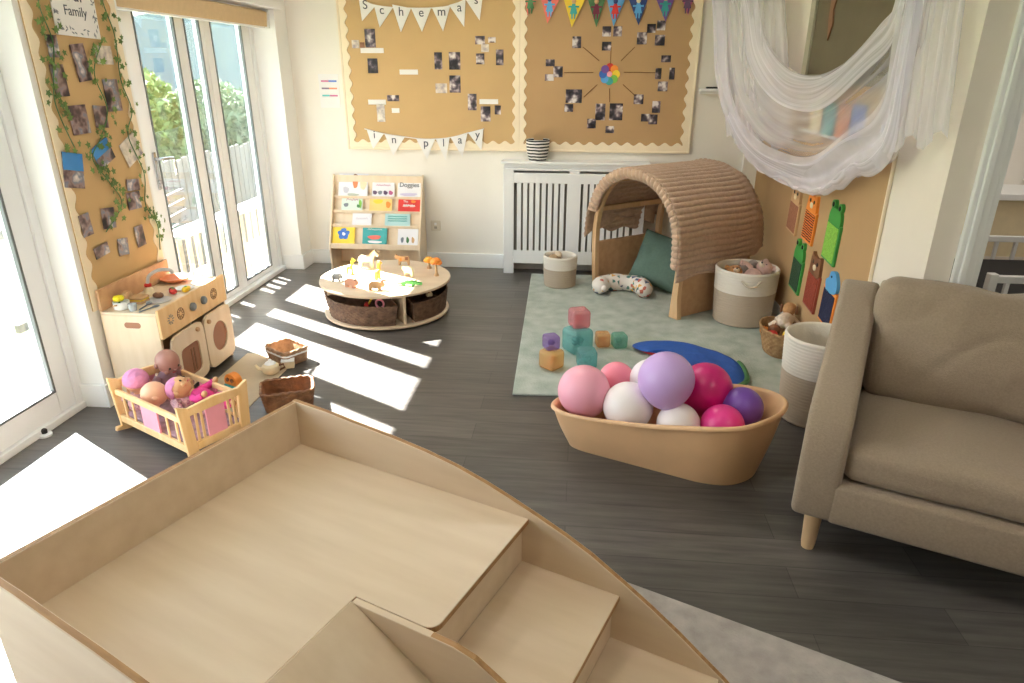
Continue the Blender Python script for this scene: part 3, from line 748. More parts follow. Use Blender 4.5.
PL = ['narrow photo under the left edge of the family sign', 'tall photo with a pale top at the left of the pillar display', 'tall group photo under the middle of the family sign', 'small pale photo of a row of people under the sign', 'tall dark red photo at the right of the pillar display', 'photo of people in dark clothes left of the red topped one', 'photo with a pink patch next to the tall dark red one', 'photo with bright blue sky at the left edge of the pillar', 'tilted photo in the centre of the pillar display, right of the blue sky', 'large pale family photo tilted at the right of the pillar', 'small reddish photo above the dark one at right of the pillar', 'dark photo low at the right of the pillar, above the ringed figure', 'grey photo low in the middle of the pillar display', 'small photo low at the left of the pillar edge', 'narrow red and white photo low on the right of the pillar', 'photo with a red spot lowest in the middle of the pillar', 'lowest left photo on the pillar, above the toy kitchen']
rnd = random.Random(11)
for (y, z, w2, h2), l in zip(PB, PL):
    o = MB().box(0, .003, -w2 / 2, w2 / 2, -h2 / 2, h2 / 2).build('photo_print', M['photopale'] if 'pale family' in l or 'small pale' in l else M['photowarm'])
    o.location = (XL + .0125, y, z); o.rotation_euler = (rnd.uniform(-.12, .12) + (.35 if 'tilted' in l else -.2 if 'blue' in l else 0), 0, 0)
    tag(o, l, 'photo', 'family photos on the pillar')
    if 'blue sky' in l:
        MB().box(.003, .004, -w2 / 2, w2 / 2, 0, h2 / 2).build('sky_patch', M['photoblue'], o)
def ivy(label, path, n, seed):
    rnd = random.Random(seed)
    pts = catmull(path, 8, False)
    t = thing('ivy_garland', label, 'garland', tuple(path[-1]))
    o = Vector(path[-1])
    MB().tube([p - o for p in pts], .0025, 5).build('vine', M['dkgreen'], t)
    b = MB()
    for i in range(n):
        p = pts[rnd.randrange(len(pts))] - o + Vector((rnd.uniform(.004, .016), rnd.uniform(-.06, .06), rnd.uniform(-.04, .04)))
        a = rnd.uniform(0, 2 * PI); s = rnd.uniform(.012, .021)
        u = Vector((rnd.uniform(-.3, .3), math.cos(a), math.sin(a))).normalized(); v = Vector((rnd.uniform(-.2, .2), -math.sin(a), math.cos(a))).normalized()
        q = [(1.2, 0), (.35, .35), (.3, 1.0), (-.3, .45), (-.75, .6), (-.6, 0), (-.75, -.6), (-.3, -.45), (.3, -1.0), (.35, -.35)]
        b.add([p + u * s * c + v * s * d for c, d in q], [tuple(range(10))])
    b.build('leaves', M['ivy'], t)
xv = XL + .018
ivy('ivy garland trailing down the left edge of the pillar display', [(xv, 3.02, 2.05), (xv, 3.0, 1.85), (xv, 3.03, 1.7), (xv, 2.965, 1.5), (xv, 2.97, 1.4), (xv, 3.02, 1.25)], 60, 1)
ivy('ivy garland trailing down the right edge of the pillar display', [(xv, 3.44, 2.05), (xv, 3.43, 1.9), (xv, 3.47, 1.75), (xv, 3.45, 1.55), (xv, 3.49, 1.4), (xv, 3.42, 1.28), (xv, 3.49, 1.08), (xv, 3.45, .92), (xv, 3.52, .8), (xv, 3.50, .66)], 85, 2)
ivy('ivy strand in the middle of the pillar display between photos', [(xv, 3.36, 1.72), (xv, 3.26, 1.58), (xv, 3.30, 1.42), (xv, 3.22, 1.3), (xv, 3.12, 1.2), (xv, 3.2, 1.08), (xv, 3.26, .96), (xv, 3.1, .85)], 75, 3)

# ------------------------------------------------------------------ right wall display
t = thing('brown_noticeboard', 'low kraft paper board on the right wall under the net', 'noticeboard', (XR - .0012, 4.44, .12))
MB().box(-.012, 0, -1.20, 1.15, 0, 1.42).build('backing_paper', M['kraft2'], t)
MB().box(-.015, 0, -1.212, -1.20, 0, 1.42, .003).build('edge_strip', M['cream'], t)
t = thing('dark_display_panel', 'dark olive display panel high on the right wall behind the net', 'display panel', (XR, 4.1, 1.58))
MB().box(-.02, 0, -.75, .55, 0, .75).build('backing', mat('olive_felt', S(104, 94, 74), .95, var=.06, scale=6), t)
MB().box(-.034, 0, .55, .64, -.05, .75, .004).build('frame_side', mat('grey_green_frame', S(168, 162, 142), .7, var=.02), t)
MB().box(-.034, 0, -.75, .55, -.05, 0, .004).build('frame_bottom', mat('dark_frame', S(128, 120, 102), .7, var=.02), t)
b = MB(); b.prism([(.30, .75), (.19, .75), (.22, .66), (.18, .58), (.22, .50), (.19, .42), (.235, .34), (.21, .26), (.26, .18), (.29, .30), (.30, .45)], -.028, -.021, 'yz')
b.build('scalloped_strip', M['brown'], t)
for (y, z), c, l in zip(((4.33, 1.355), (4.12, 1.35), (3.90, 1.355), (3.70, 1.36)), ('cream2', 'teal', 'terracotta', 'blue'), ('pale yellow card above the kraft board behind the net', 'teal card above the kraft board behind the net', 'orange card above the kraft board behind the net', 'blue card above the kraft board behind the net')):
    o = MB().box(-.006, 0, -.085, .085, -.085, .085).build('display_card', M[c]); o.location = (XR - .0205, y, z)
    # small ledge strip carries the row
    tag(o, l, 'card', 'cards behind the net')
MBX = MB().box(-.05, 0, -.5, .6, -.012, 0, .003).build('card_ledge', M['white']); MBX.location = (XR, 4.0, 1.27)
tag(MBX, 'narrow white ledge holding the coloured cards behind the net', 'ledge')

def sensory(label, y, z, h, body, panel, kind, head):
    t = thing('sensory_board', label, 'sensory board', (XR - .012, y, z)); t.rotation_euler = (R(4), 0, 0)
    w2 = .098; hb = h * .66
    b = MB(); b.prism([(-w2, 0), (w2, 0), (w2, hb), (w2 * .75, hb + .01), (-w2 * .75, hb + .01), (-w2, hb)], -.016, 0, 'yz', .003)
    b.build('body', M[body], t)
    MB().box(-.019, -.0155, -w2 + .014, w2 - .014, .014, hb - .014).build('texture_panel', panel, t)
    hh = h - hb
    if kind == 'frog':
        b = MB(); b.prism(catmull([(-.075, hb - .01), (-.082, hb + hh * .4), (-.05, hb + hh * .7), (0, hb + hh * .66), (.05, hb + hh * .7), (.082, hb + hh * .4), (.075, hb - .01)], 4), -.018, 0, 'yz'); 
        for s in (-1, 1): b.lathe([(.025, 0), (.025, .02)], 14, M=Matrix.Translation((0, s * .05, hb + hh * .8)) @ Matrix.Rotation(-PI / 2, 4, 'Y'))
        b.build('head', M[head], t)
        for s in (-1, 1): MB().sphere((-.021, s * .05, hb + hh * .8), (.004, .014, .014), 10, 6).build('eye', M['black'], t)
    elif kind == 'bird':
        b = MB(); b.prism(catmull([(-.07, hb), (-.085, hb + hh * .5), (-.03, hb + hh), (.03, hb + hh * .9), (.045, hb + hh * .55), (.08, hb + hh * .3), (.05, hb - .02)], 4), -.019, 0, 'yz'); b.build('head', M[head], t)
        MB().sphere((-.02, .005, hb + hh * .7), (.003, .007, .007), 10, 6).build('eye', M['black'], t)
    else:
        b = MB(); b.prism(catmull([(-.072, hb - .01), (-.082, hb + hh * .35), (-.075, hb + hh * .75), (-.064, hb + hh), (-.034, hb + hh * .85), (.034, hb + hh * .85), (.064, hb + hh), (.075, hb + hh * .75), (.082, hb + hh * .35), (.072, hb - .01)], 3), -.018, 0, 'yz'); b.build('head', M[head], t)
        for s in (-1, 1): MB().sphere((-.019, s * .034, hb + hh * .55), (.003, .012, .012), 10, 6).build('eye', M['black'], t)
        MB().sphere((-.02, 0, hb + hh * .3), (.005, .026, .018), 10, 6).build('muzzle', M['cream2'], t)
fuzz = lambda n, c: mat(n, S(*c), .95, var=.15, scale=60, bump=.8, bscale=120)
tig = stripes('tiger_stripes', S(226, 120, 40), S(50, 34, 28), 22, 'Z', .5, .8, 4.0)
sensory('plain brown fleece sensory board, nearest the arch tunnel in the top row', 4.485, .633, .30, 'tan', fuzz('brown_fleece', (160, 108, 82)), 'bear', 'tan')
sensory('orange tiger striped sensory board in the middle of the top row', 4.16, .646, .29, 'orange', tig, 'bear', 'orange')
sensory('light green frog sensory board nearest the armchair in the top row', 3.77, .627, .33, 'grass', fuzz('lime_fleece', (140, 196, 78)), 'frog', 'grass')
sensory('dark green crocodile sensory board, first in the lower row', 4.25, .312, .32, 'grass', fuzz('dark_green_felt', (44, 74, 50)), 'frog', 'grass')
sensory('rust red sloth sensory board in the middle of the lower row', 3.94, .299, .33, 'brick', fuzz('rust_felt', (150, 64, 44)), 'bear', 'brown')
sensory('navy and orange bird sensory board beside the armchair', 3.655, .30, .31, 'orange', fuzz('navy_felt', (34, 40, 72)), 'bird', 'sky')

# ------------------------------------------------------------------ climbing frame in the foreground
t = thing('climbing_frame', 'large birch plywood climbing frame with platform, steps and slide in the foreground', 'climbing frame', (-.876, 1.867, .0052), math.atan2(-.3857, .9226))
arc = [(0, .603), (.12, .598), (.24, .587), (.38, .576), (.5, .562), (.6, .545), (.7, .519), (.78, .493), (.864, .463), (.95, .43), (1.024, .396), (1.125, .338), (1.2, .292), (1.276, .241), (1.34, .193), (1.4, .149), (1.45, .105), (1.49, .06), (1.50, .02), (1.50, 0)]
arc = [(-.018, 0), (-.018, .603)] + arc
W2 = .89
def side_panel(name, y0, y1):
    o = MB().prism(arc, y0, y1, 'xz', .002).build(name, M['ply'], t)
    e = MB()
    m = arc[1:-1]
    e.grid(len(m), 2, lambda u, v: (m[min(int(round(u * (len(m) - 1))), len(m) - 1)][0], y0 + .0025 + (y1 - y0 - .005) * v, m[min(int(round(u * (len(m) - 1))), len(m) - 1)][1] + .0006))
    e.build('cut_edge', M['plyedge'], o)
side_panel('far_side_panel', 0.0, .018)
side_panel('near_side_panel', -W2 - .018, -W2)
o = MB().box(-.018, 0, -W2, 0, 0, .603, .002).build('end_panel', M['ply'], t)
MB().box(-.0155, -.0025, -W2, 0, .6025, .6036).build('cut_edge', M['plyedge'], o)
# platform: L-shaped, the corner at the steps rounded
def rc(cx, cy, r, a0, a1, n=5):
    return [(cx + r * math.cos(R(a0 + (a1 - a0) * k / n)), cy + r * math.sin(R(a0 + (a1 - a0) * k / n))) for k in range(n + 1)]
plat = [(0, 0), (0, -W2), (.618, -W2), (.618, -.456)] + rc(.840 - .03, -.456 + .03, .03, -90, 0) + [(.840, 0)]
MB().prism(plat, .432, .45, 'xy', .0015).build('platform', M['ply'], t)
b = MB()
eo = [(.618, -W2), (.618, -.456)] + rc(.81, -.426, .03, -90, 0) + [(.840, 0)]
for a, c in zip(eo[:-1], eo[1:]):
    n = Vector((c[1] - a[1], -(c[0] - a[0]), 0)).normalized() * .0006
    b.add([(a[0] + n.x, a[1] + n.y, .434), (c[0] + n.x, c[1] + n.y, .434), (c[0] + n.x, c[1] + n.y, .448), (a[0] + n.x, a[1] + n.y, .448)], [(0, 1, 2, 3)])
b.build('cut_edge', M['plyedge'], t)
TR = [(.82, 1.113, .30), (1.095, 1.39, .15)]
for x0, x1, z in TR:
    MB().box(x0, x1, -.455, 0, z - .018, z, .0015).build('tread', M['ply'], t)
    MB().box(x1 + .0002, x1 + .0009, -.455, 0, z - .016, z - .002).build('cut_edge', M['plyedge'], t)
for x, z0, z1 in ((.82, .30, .432), (1.095, .15, .282), (1.372, 0, .132)):
    MB().box(x - .018, x, -.455, 0, z0, z1).build('riser', M['ply'], t)
st = [(.62, 0), (.62, .448), (.84, .448), (.90, .447), (.95, .436), (1.016, .400), (1.09, .34), (1.18, .27), (1.28, .185), (1.37, .10), (1.42, .03), (1.425, 0)]
o = MB().prism(st, -.474, -.456, 'xz', .002).build('stringer', M['ply'], t)
e = MB(); m = st[2:-1]
e.grid(len(m), 2, lambda u, v: (m[int(round(u * (len(m) - 1)))][0], -.472 + .014 * v, m[int(round(u * (len(m) - 1)))][1] + .0008)); e.build('cut_edge', M['plyedge'], o)
sl = [(.60, .430), (.622, .452), (.66, .430), (1.25, .045), (1.40, .012), (1.40, 0), (1.22, .03), (.62, .40)]
MB().prism(sl, -W2, -.474, 'xz', .001).build('slide', M['ply'], t)

# ------------------------------------------------------------------ rugs
def rug(name, label, corners, m, h=.012):
    c = sum((Vector(p) for p in corners), Vector((0, 0))) / 4
    o = MB().prism([(p[0] - c.x, p[1] - c.y) for p in corners], 0, h, 'xy', .004).build(name, m)
    o.location = (c.x, c.y, .0008)
    return tag(o, label, 'rug')
rug('sage_rug', 'sage green mottled rug under the arch tunnel and the clear cubes', [(-.305, 3.205), (1.375, 3.29), (1.375, 5.50), (-.365, 5.485)], M['rug'])
ga = Vector((.214, 1.84)); gd = Vector((.9145, -.4043)); gn = Vector((-.4043, -.9145))
o = rug('faded_rug', 'faded grey pink rug at the front, beside the climbing frame', [ga - gd * .45, ga + gd * 1.75, ga + gd * 1.75 + gn * 1.7, ga - gd * .45 + gn * 1.7], M['rug2'], .004)
t = tag(MB().box(-.165, .165, -.385, .385, 0, .004, .0015).build('play_mat', mat('beige_mat', S(196, 180, 156), .9, var=.03, scale=20)), 'flat beige mat on the floor in front of the toy kitchen doors', 'mat')
t.location = (-1.79, 3.22, .0008)

# ------------------------------------------------------------------ arch tunnel
t = thing('play_arch', 'bent wood play arch tunnel standing on the sage rug before the radiator cover', 'play arch', (.140, 5.166, .013), math.atan2(-.787, .617))
# local x = across the mouth, local y = depth
aw = lambda pts: catmull([(p[0], p[1], 0) for p in pts], 5, False)
outer = [(0.0, 0), (-.02, .15), (-.03, .32), (-.03, .48), (.0, .63), (.075, .78), (.19, .88), (.33, .935), (.45, .945), (.58, .93), (.71, .87), (.82, .76), (.885, .63), (.905, .48), (.905, .32), (.90, .15), (.92, 0)]
inner = [(.035, 0), (.02, .15), (.012, .32), (.012, .48), (.04, .62), (.108, .75), (.21, .84), (.335, .888), (.45, .895), (.565, .883), (.675, .828), (.775, .73), (.84, .615), (.862, .48), (.858, .32), (.845, .15), (.836, 0)]
O2 = [(p.x, p.y) for p in aw(outer)]; I2 = [(p.x, p.y) for p in aw(inner)]
DL = .70
MB().ring(O2, I2, 0, .04, 'xz', False, bev=.003).build('front_arch', M['oak'], t)
MB().ring(O2, I2, DL - .04, DL, 'xz', False, bev=.003).build('back_arch', M['oak'], t)
MB().box(-.015, .008, .041, DL - .041, .0, .36, .003).build('low_side_panel', M['oakdark'], t)
MB().box(.865, .888, .041, DL - .041, .0, .36, .003).build('low_side_panel', M['oakdark'], t)
for (x, z) in ((.0, .62), (.20, .868), (.45, .92), (.70, .858), (.868, .62)):
    MB().box(x - .012, x + .022, .041, DL - .041, z - .025, z + .012, .004).build('cross_bar', M['oak'], t)
# blanket lies over the arch: a thing of its own
path = aw(outer)
# arc length
L = [0]
for a, c in zip(path[:-1], path[1:]): L.append(L[-1] + (c - a).length)
def at_len(s):
    s = min(max(s, 0), L[-1])
    for i in range(len(L) - 1):
        if L[i + 1] >= s:
            k = (s - L[i]) / max(1e-6, L[i + 1] - L[i]); p = path[i].lerp(path[i + 1], k); tn = (path[i + 1] - path[i]).normalized(); return p, Vector((-tn.y, tn.x, 0))
    return path[-1], Vector((1, 0, 0))
LT = L[-1]
def blank(u, v):
    d = -.055 + v * (DL + .08 + .07 * u)
    wob = .03 * math.sin(d * 9 + 1) + .02 * math.sin(d * 23)
    s0 = .40 + .10 * max(0, d) + wob; s1 = LT - .285 - .02 * math.sin(d * 8) + (-.12 * max(0, d - .35) / .4)
    s = s0 + (s1 - s0) * u
    p, n = at_len(s)
    rip = .011 * abs(math.sin(PI * (s + .012 * mnoise.noise(Vector((d * 3, s * 2, 0)))) / .040))
    off = .007 + rip + .012 * max(0, mnoise.noise(Vector((s * 2.2, d * 4, 3)))) + (.008 * (1 - u * 3) if u < .33 else 0)
    if d > DL - .02: off += .02 * mnoise.noise(Vector((s * 5, d * 9, 8))) + .012
    q = p + n * off
    if v > .93: q = q - n * (v - .93) * .35
    return (q.x, d, q.y)
bl = thing('ribbed_blanket', 'beige ribbed blanket draped over the play arch', 'blanket', (.140, 5.166, .013), math.atan2(-.787, .617))
o = MB().grid(520, 26, blank).build('cover', M['blanket'], bl, True, 80); solid(o, .008, 1)
def fold(u, v):
    s = .62 + (LT - .36 - .62) * u
    p, n = at_len(s)
    rip = .010 * abs(math.sin(PI * s / .040))
    q = p + n * (.016 - .074 * v)
    return (q.x, -.050 - rip - .014 * math.sin(v * PI) + .02 * v, q.y)
o = MB().grid(420, 8, fold).build('front_fold', M['blanket'], bl, True, 80); solid(o, .005, 0)
def hang(u, v):
    d = .06 + u * (DL - .10)
    z = .70 - v * (.24 + .05 * math.sin(d * 8 + 2))
    return (-.045 - .012 * math.sin(d * 30) * v, d, z + .004 * math.sin(v * 40))
o = MB().grid(40, 30, hang).build('inside_fold', M['blanket'], bl, True, 80); solid(o, .006, 0)

def cushion(b, w_, d_, h_, M_=None, pinch=.75, n=14, wr=.0, seed=0, sq=4.0):
    """puffed pillow: pinched seam, full middle"""
    def f(sign):
        def g(u, v):
            x = u * 2 - 1; y = v * 2 - 1
            e = max(0, (1 - abs(x) ** sq) * (1 - abs(y) ** sq)) ** .5
            k = 1 - .06 * (1 - abs(x) ** 2) * (abs(y) ** 6); k2 = 1 - .06 * (1 - abs(y) ** 2) * (abs(x) ** 6)
            z = sign * h_ / 2 * e * (1 + wr * mnoise.noise(Vector((x * 2.5 + seed, y * 2.5, sign))))
            return (x * w_ / 2 * k2, y * d_ / 2 * k, z)
        return g
    b.grid(n * 2, n * 2, f(1), M_); b.grid(n * 2, n * 2, f(-1), M_)
    return b
t = thing('green_cushion', 'sage green cushion leaning inside the play arch', 'cushion', (.66, 5.17, .014), R(-22))
cushion(MB(), .42, .42, .15, Matrix.Translation((0, .0, .215)) @ Matrix.Rotation(R(64), 4, 'X') @ Matrix.Rotation(R(-11), 4, 'Z'), wr=.25).build('cover', M['green'], t, True, 80, True)

# U shaped patterned pillow
t = thing('nursing_pillow', 'curved patterned pillow lying on the rug in front of the play arch', 'pillow', (.36, 4.98, .013), R(-8))
mp = ramp_noise('confetti_print', [(0.0, S(232, 222, 214)), (.50, S(232, 222, 214)), (.52, S(90, 130, 120)), (.62, S(232, 222, 214)), (.70, S(200, 110, 96)), (.76, S(232, 222, 214)), (.84, S(84, 96, 130)), (.9, S(222, 170, 90))], 38, .85, rnd=False, kind='vor', const=True)
b = MB()
pth = []; rr = []
for k in range(25):
    a = R(-38 + 256 * k / 24); pth.append((.165 * math.cos(a), .12 * math.sin(a), .062)); e = min(k, 24 - k) / 24
    rr.append(.064 * min(1, .45 + e * 6) * (1 + .06 * math.sin(k)))
b.tube(pth, rr, 16)
for k in (0, -1): b.sphere(pth[k], rr[k] * 1.0, 12, 8)
b.build('cover', mp, t, True, 80)

# ------------------------------------------------------------------ clear cubes
def cube(label, x, y, z, s, rz, c, a=.34):
    t = thing('sensory_cube', label, 'toy cube', (x, y, z), rz)
    c = tuple(min(1, q * .8 + .26) for q in c[:3]) + (1,)
    b = MB(); b.box(-s / 2, s / 2, -s / 2, s / 2, 0, s, s * .2, seg=4)
    b.build('shell', clear_mat('clear_' + label.split()[0] + str(int(x * 100)), c, .08, a), t, True, 60)
    i = s * .24
    b = MB(); b.sphere((0, 0, s * .45), (i, i, i * .8), 14, 10, fn=lambda p: p * (1 + .2 * math.sin(p.x * 9 + p.z * 7)))
    b.build('glitter_core', clear_mat('core_' + label.split()[0] + str(int(x * 100)), c, .15, .5), t, True)
G = .0135
cube('large teal clear cube in the middle of the pile, under the pink one', .03, 3.83, G, .15, R(35), S(70, 170, 170))
cube('pink clear cube balanced on top of the large teal cube', .035, 3.845, G + .151, .115, R(20), S(214, 120, 128))
cube('gold clear cube at the left of the pile, under the purple one', -.115, 3.56, G, .115, R(50), S(232, 168, 72))
cube('purple clear cube balanced on top of the gold cube', -.12, 3.565, G + .116, .085, R(25), S(136, 88, 176))
cube('front teal clear cube with a bright top, nearest the balloons', .085, 3.60, G, .11, R(10), S(74, 176, 178))
cube('small amber clear cube beside the green one', .185, 3.93, G, .088, R(8), S(222, 158, 74))
cube('small green clear cube nearest the blue mat', .287, 3.92, G, .088, R(15), S(78, 166, 146))

# blue mat with red underside
t = thing('floor_cushion', 'blue leaf shaped floor cushion with red and green edges behind the balloon tub', 'floor cushion', (.7, 3.75, .013))
pts = [(.365, 3.87), (.40, 3.935), (.50, 3.98), (.66, 3.965), (.78, 3.885), (.88, 3.80), (.955, 3.68), (.965, 3.53), (.93, 3.40), (.82, 3.32), (.66, 3.33), (.52, 3.41), (.44, 3.52), (.42, 3.64), (.50, 3.72), (.56, 3.75), (.50, 3.78), (.42, 3.80)]
cv = catmull([(p[0] - .7, p[1] - 3.75, 0) for p in pts], 5)
cen = Vector((.05, -.02, 0))
def puff(z0, z1, nm, mt, ex=0):
    def f(u, v):
        p = cv[int(round(u * len(cv))) % len(cv)]
        q = cen + (p - cen) * (1 - v)
        h = z0 + (z1 - z0) * math.sin(min(1, v * 3.2) * PI / 2) + .005 * mnoise.noise(Vector((q.x * 14, q.y * 14, 0))) * min(1, v * 5)
        return (q.x, q.y, h)
    return MB().grid(len(cv), 14, f, closeu=True).build(nm, mt, t, True, 80)
puff(.026, .052, 'top_cover', mat('royal_blue_fabric', S(34, 84, 168), .7, var=.06, scale=30, bump=.5, bscale=26))
puff(.024, 0.001, 'base_cover', M['red'])
b = MB(); b.tube([(p.x, p.y, .026) for p in cv[30:48]], .016, 8); b.build('green_edge', M['dkgreen'], t, True)

# ------------------------------------------------------------------ balloon tub
t = thing('balloon_tub', 'caramel coloured oval tub full of balloons on the dark floor', 'tub', (.42, 2.68, 0))
rim = [(-.075, 2.745, .185), (-.045, 2.69, .187), (.0, 2.655, .19), (.08, 2.615, .197), (.2, 2.565, .212), (.345, 2.505, .235), (.47, 2.45, .265), (.57, 2.415, .285), (.68, 2.42, .293), (.785, 2.48, .298), (.865, 2.56, .30), (.905, 2.66, .30), (.875, 2.755, .293), (.79, 2.825, .283), (.66, 2.86, .27), (.45, 2.88, .245), (.25, 2.895, .22), (.1, 2.885, .2), (0.0, 2.86, .19), (-.055, 2.81, .186)]
base = [(.0, 2.77), (.01, 2.72), (.05, 2.685), (.12, 2.652), (.24, 2.602), (.36, 2.552), (.46, 2.51), (.56, 2.472), (.66, 2.465), (.745, 2.505), (.80, 2.57), (.82, 2.65), (.80, 2.725), (.74, 2.775), (.63, 2.805), (.45, 2.82), (.28, 2.832), (.15, 2.83), (.07, 2.82), (.015, 2.80)]
ctr = Vector((.42, 2.68, 0))
rm = [p - ctr for p in catmull(rim, 4)]; bs = [p - ctr for p in catmull([(p[0], p[1], 0) for p in base], 4)]
n_ = len(rm)
cr = sum(rm, Vector()) / n_
def wall(u, v):
    i = int(round(u * n_)) % n_
    a, c = bs[i], rm[i]
    inn = (Vector((cr.x, cr.y, 0)) - Vector((c.x, c.y, 0))).normalized()
    if v <= .62:
        k = v / .62; k2 = k + .10 * math.sin(k * PI)
        return a.lerp(c, k) * 1 + (Vector((c.x - a.x, c.y - a.y, 0)) * (k2 - k))
    if v <= .74:
        k = (v - .62) / .12; an = PI * (k * 1.15 - .3)
        return c - inn * (.012 * math.cos(an)) + Vector((0, 0, .012 * math.sin(an)))
    k = (v - .74) / .26
    return (c + inn * .012).lerp(a + inn * .02 + Vector((0, 0, .012)), k)
MB().grid(n_, 40, wall, closeu=True).build('shell', M['tub'], t, True, 80)
MB().prism([(p.x, p.y) for p in bs], .0, .014).build('bottom', M['tub'], t)

def balloon(label, x, y, z, r, c, tilt=(0, 0, 0), gloss=.25, clear=False):
    t = thing('balloon', label, 'balloon', (x, y, z), 0)
    t.rotation_euler = tilt
    m = mat('latex_' + label.split(' balloon')[0].replace(' ', '_'), c, .38, var=.02, coat=.12)
    def sh(p):
        k = 1.0 if p.z > 0 else 1 + .10 * p.z * p.z
        return Vector((p.x * (1 - (.06 * p.z * p.z if p.z < 0 else 0)), p.y * (1 - (.06 * p.z * p.z if p.z < 0 else 0)), p.z * k))
    MB().sphere((0, 0, 0), r, 32, 22, fn=sh).build('skin', m, t, True, 80)
    MB().lathe([(.004, -r * 1.09), (.011, -r * 1.13), (.012, -r * 1.14)], 10).build('knot', m, t, True)
# ------------------------------------------------------------------ balloons (rest in the tub)
BAL = [('pale pink balloon at the left end of the tub', .06, 2.775, .255, .118, S(246, 172, 192)),
       ('salmon pink balloon behind the pale pink one', .215, 2.945, .24, .085, S(248, 142, 166)),
       ('pearl white balloon in front, left of the lilac one', .255, 2.70, .225, .110, S(246, 236, 236)),
       ('white balloon at the back, behind the lilac one', .37, 2.90, .265, .10, S(246, 240, 246)),
       ('large lilac balloon on top of the pile', .405, 2.675, .375, .120, S(206, 172, 232)),
       ('pearl white balloon at the front rim, right of the middle', .465, 2.615, .195, .092, S(246, 236, 234)),
       ('magenta balloon behind, to the right of the lilac one', .60, 2.80, .28, .118, S(206, 24, 118)),
       ('hot pink balloon low at the front right rim', .645, 2.60, .205, .092, S(228, 52, 140)),
       ('deep purple balloon at the right end of the tub', .745, 2.71, .24, .090, S(116, 72, 170))]
for l, x, y, z, r, c in BAL:
    balloon(l, x, y, z, r, c, (R(random.uniform(-25, 25)), R(random.uniform(-25, 25)), 0))

# ------------------------------------------------------------------ armchair
e0 = (.91850719, -.39540427)
t = thing('armchair', 'tan linen armchair with loose cushions and pale wooden legs', 'armchair', (.801 - .025 * e0[0], 2.049 - .025 * e0[1], 0), math.atan2(e0[1], e0[0]))
AWD = .86
armp = [(0, .165), (-.004, .30), (0, .42), (.012, .49), (.04, .545), (.10, .585), (.2, .61), (.3, .637), (.42, .675), (.54, .725), (.66, .775), (.75, .80), (.82, .808), (.87, .79), (.88, .165)]
for x in (0, AWD - .14):
    MB().prism([(p[0], p[1]) for p in armp], x, x + .14, 'yz', .024, seg=4).build('arm', M['sofa'], t, True, 50)
MB().box(.118, AWD - .118, -.003, .80, .166, .318, .016, seg=3).build('base', M['sofa'], t, True, 50)
MB().prism([(.68, .20), (.66, .6), (.70, .80), (.74, .825), (.82, .825), (.87, .80), (.88, .20)], .14, AWD - .14, 'yz', .02, seg=3).build('backrest', M['sofa'], t, True, 50)
def block(w_, d_, h_, r, crown, wr, seed=0, n=20):
    """upholstery block: rounded box with a crowned top and soft creases"""
    b = MB(); N = n
    for ax, sg in ((0, 1), (0, -1), (1, 1), (1, -1), (2, 1), (2, -1)):
        def f(u, v, ax=ax, sg=sg):
            c = [0, 0, 0]; c[ax] = sg; c[(ax + 1) % 3] = u * 2 - 1; c[(ax + 2) % 3] = v * 2 - 1
            hs = (w_ / 2, d_ / 2, h_ / 2)
            p = Vector((c[0] * hs[0], c[1] * hs[1], c[2] * hs[2]))
            q = Vector([max(-hs[i] + r, min(hs[i] - r, p[i])) for i in range(3)])
            dv = p - q
            if dv.length > 1e-6: p = q + dv.normalized() * r
            cr_ = crown * max(0, 1 - (p.x / hs[0]) ** 2) * max(0, 1 - (p.y / hs[1]) ** 2)
            p.z += cr_ * (1 if p.z > 0 else -.3)
            nn = mnoise.noise(Vector((p.x * 5 + seed, p.y * 5, p.z * 5))) + .5 * mnoise.noise(Vector((p.x * 4 + p.y * 9 + seed, p.y * 12, p.z * 9)))
            rd = 1 - abs(mnoise.noise(Vector((p.x * 4 - p.y * 3 + seed * 2, p.x * 1.2 + p.y * 2.2, seed))))
            p += p.normalized() * (nn * wr * .8 - max(0, rd - .8) * wr * 2.2)
            return p
        b.grid(N, N, f)
    return b
o = block(.60, .60, .135, .05, .022, .006, 3).build('seat_cushion', M['sofa'], t, True, 80, True); o.location = (.43, .322, .385)
o = block(.60, .47, .17, .07, .035, .022, 9, 36).build('back_cushion', M['sofa'], t, True, 80, True); o.location = (.43, .60, .655); o.rotation_euler = (R(90 - 14), 0, 0)
for x in (.075, AWD - .075):
    for y in (.075, .80):
        MB().lathe([(.021, 0), (.024, .02), (.031, .17)], 20, (x, y)).build('leg', M['beech'], t, True)

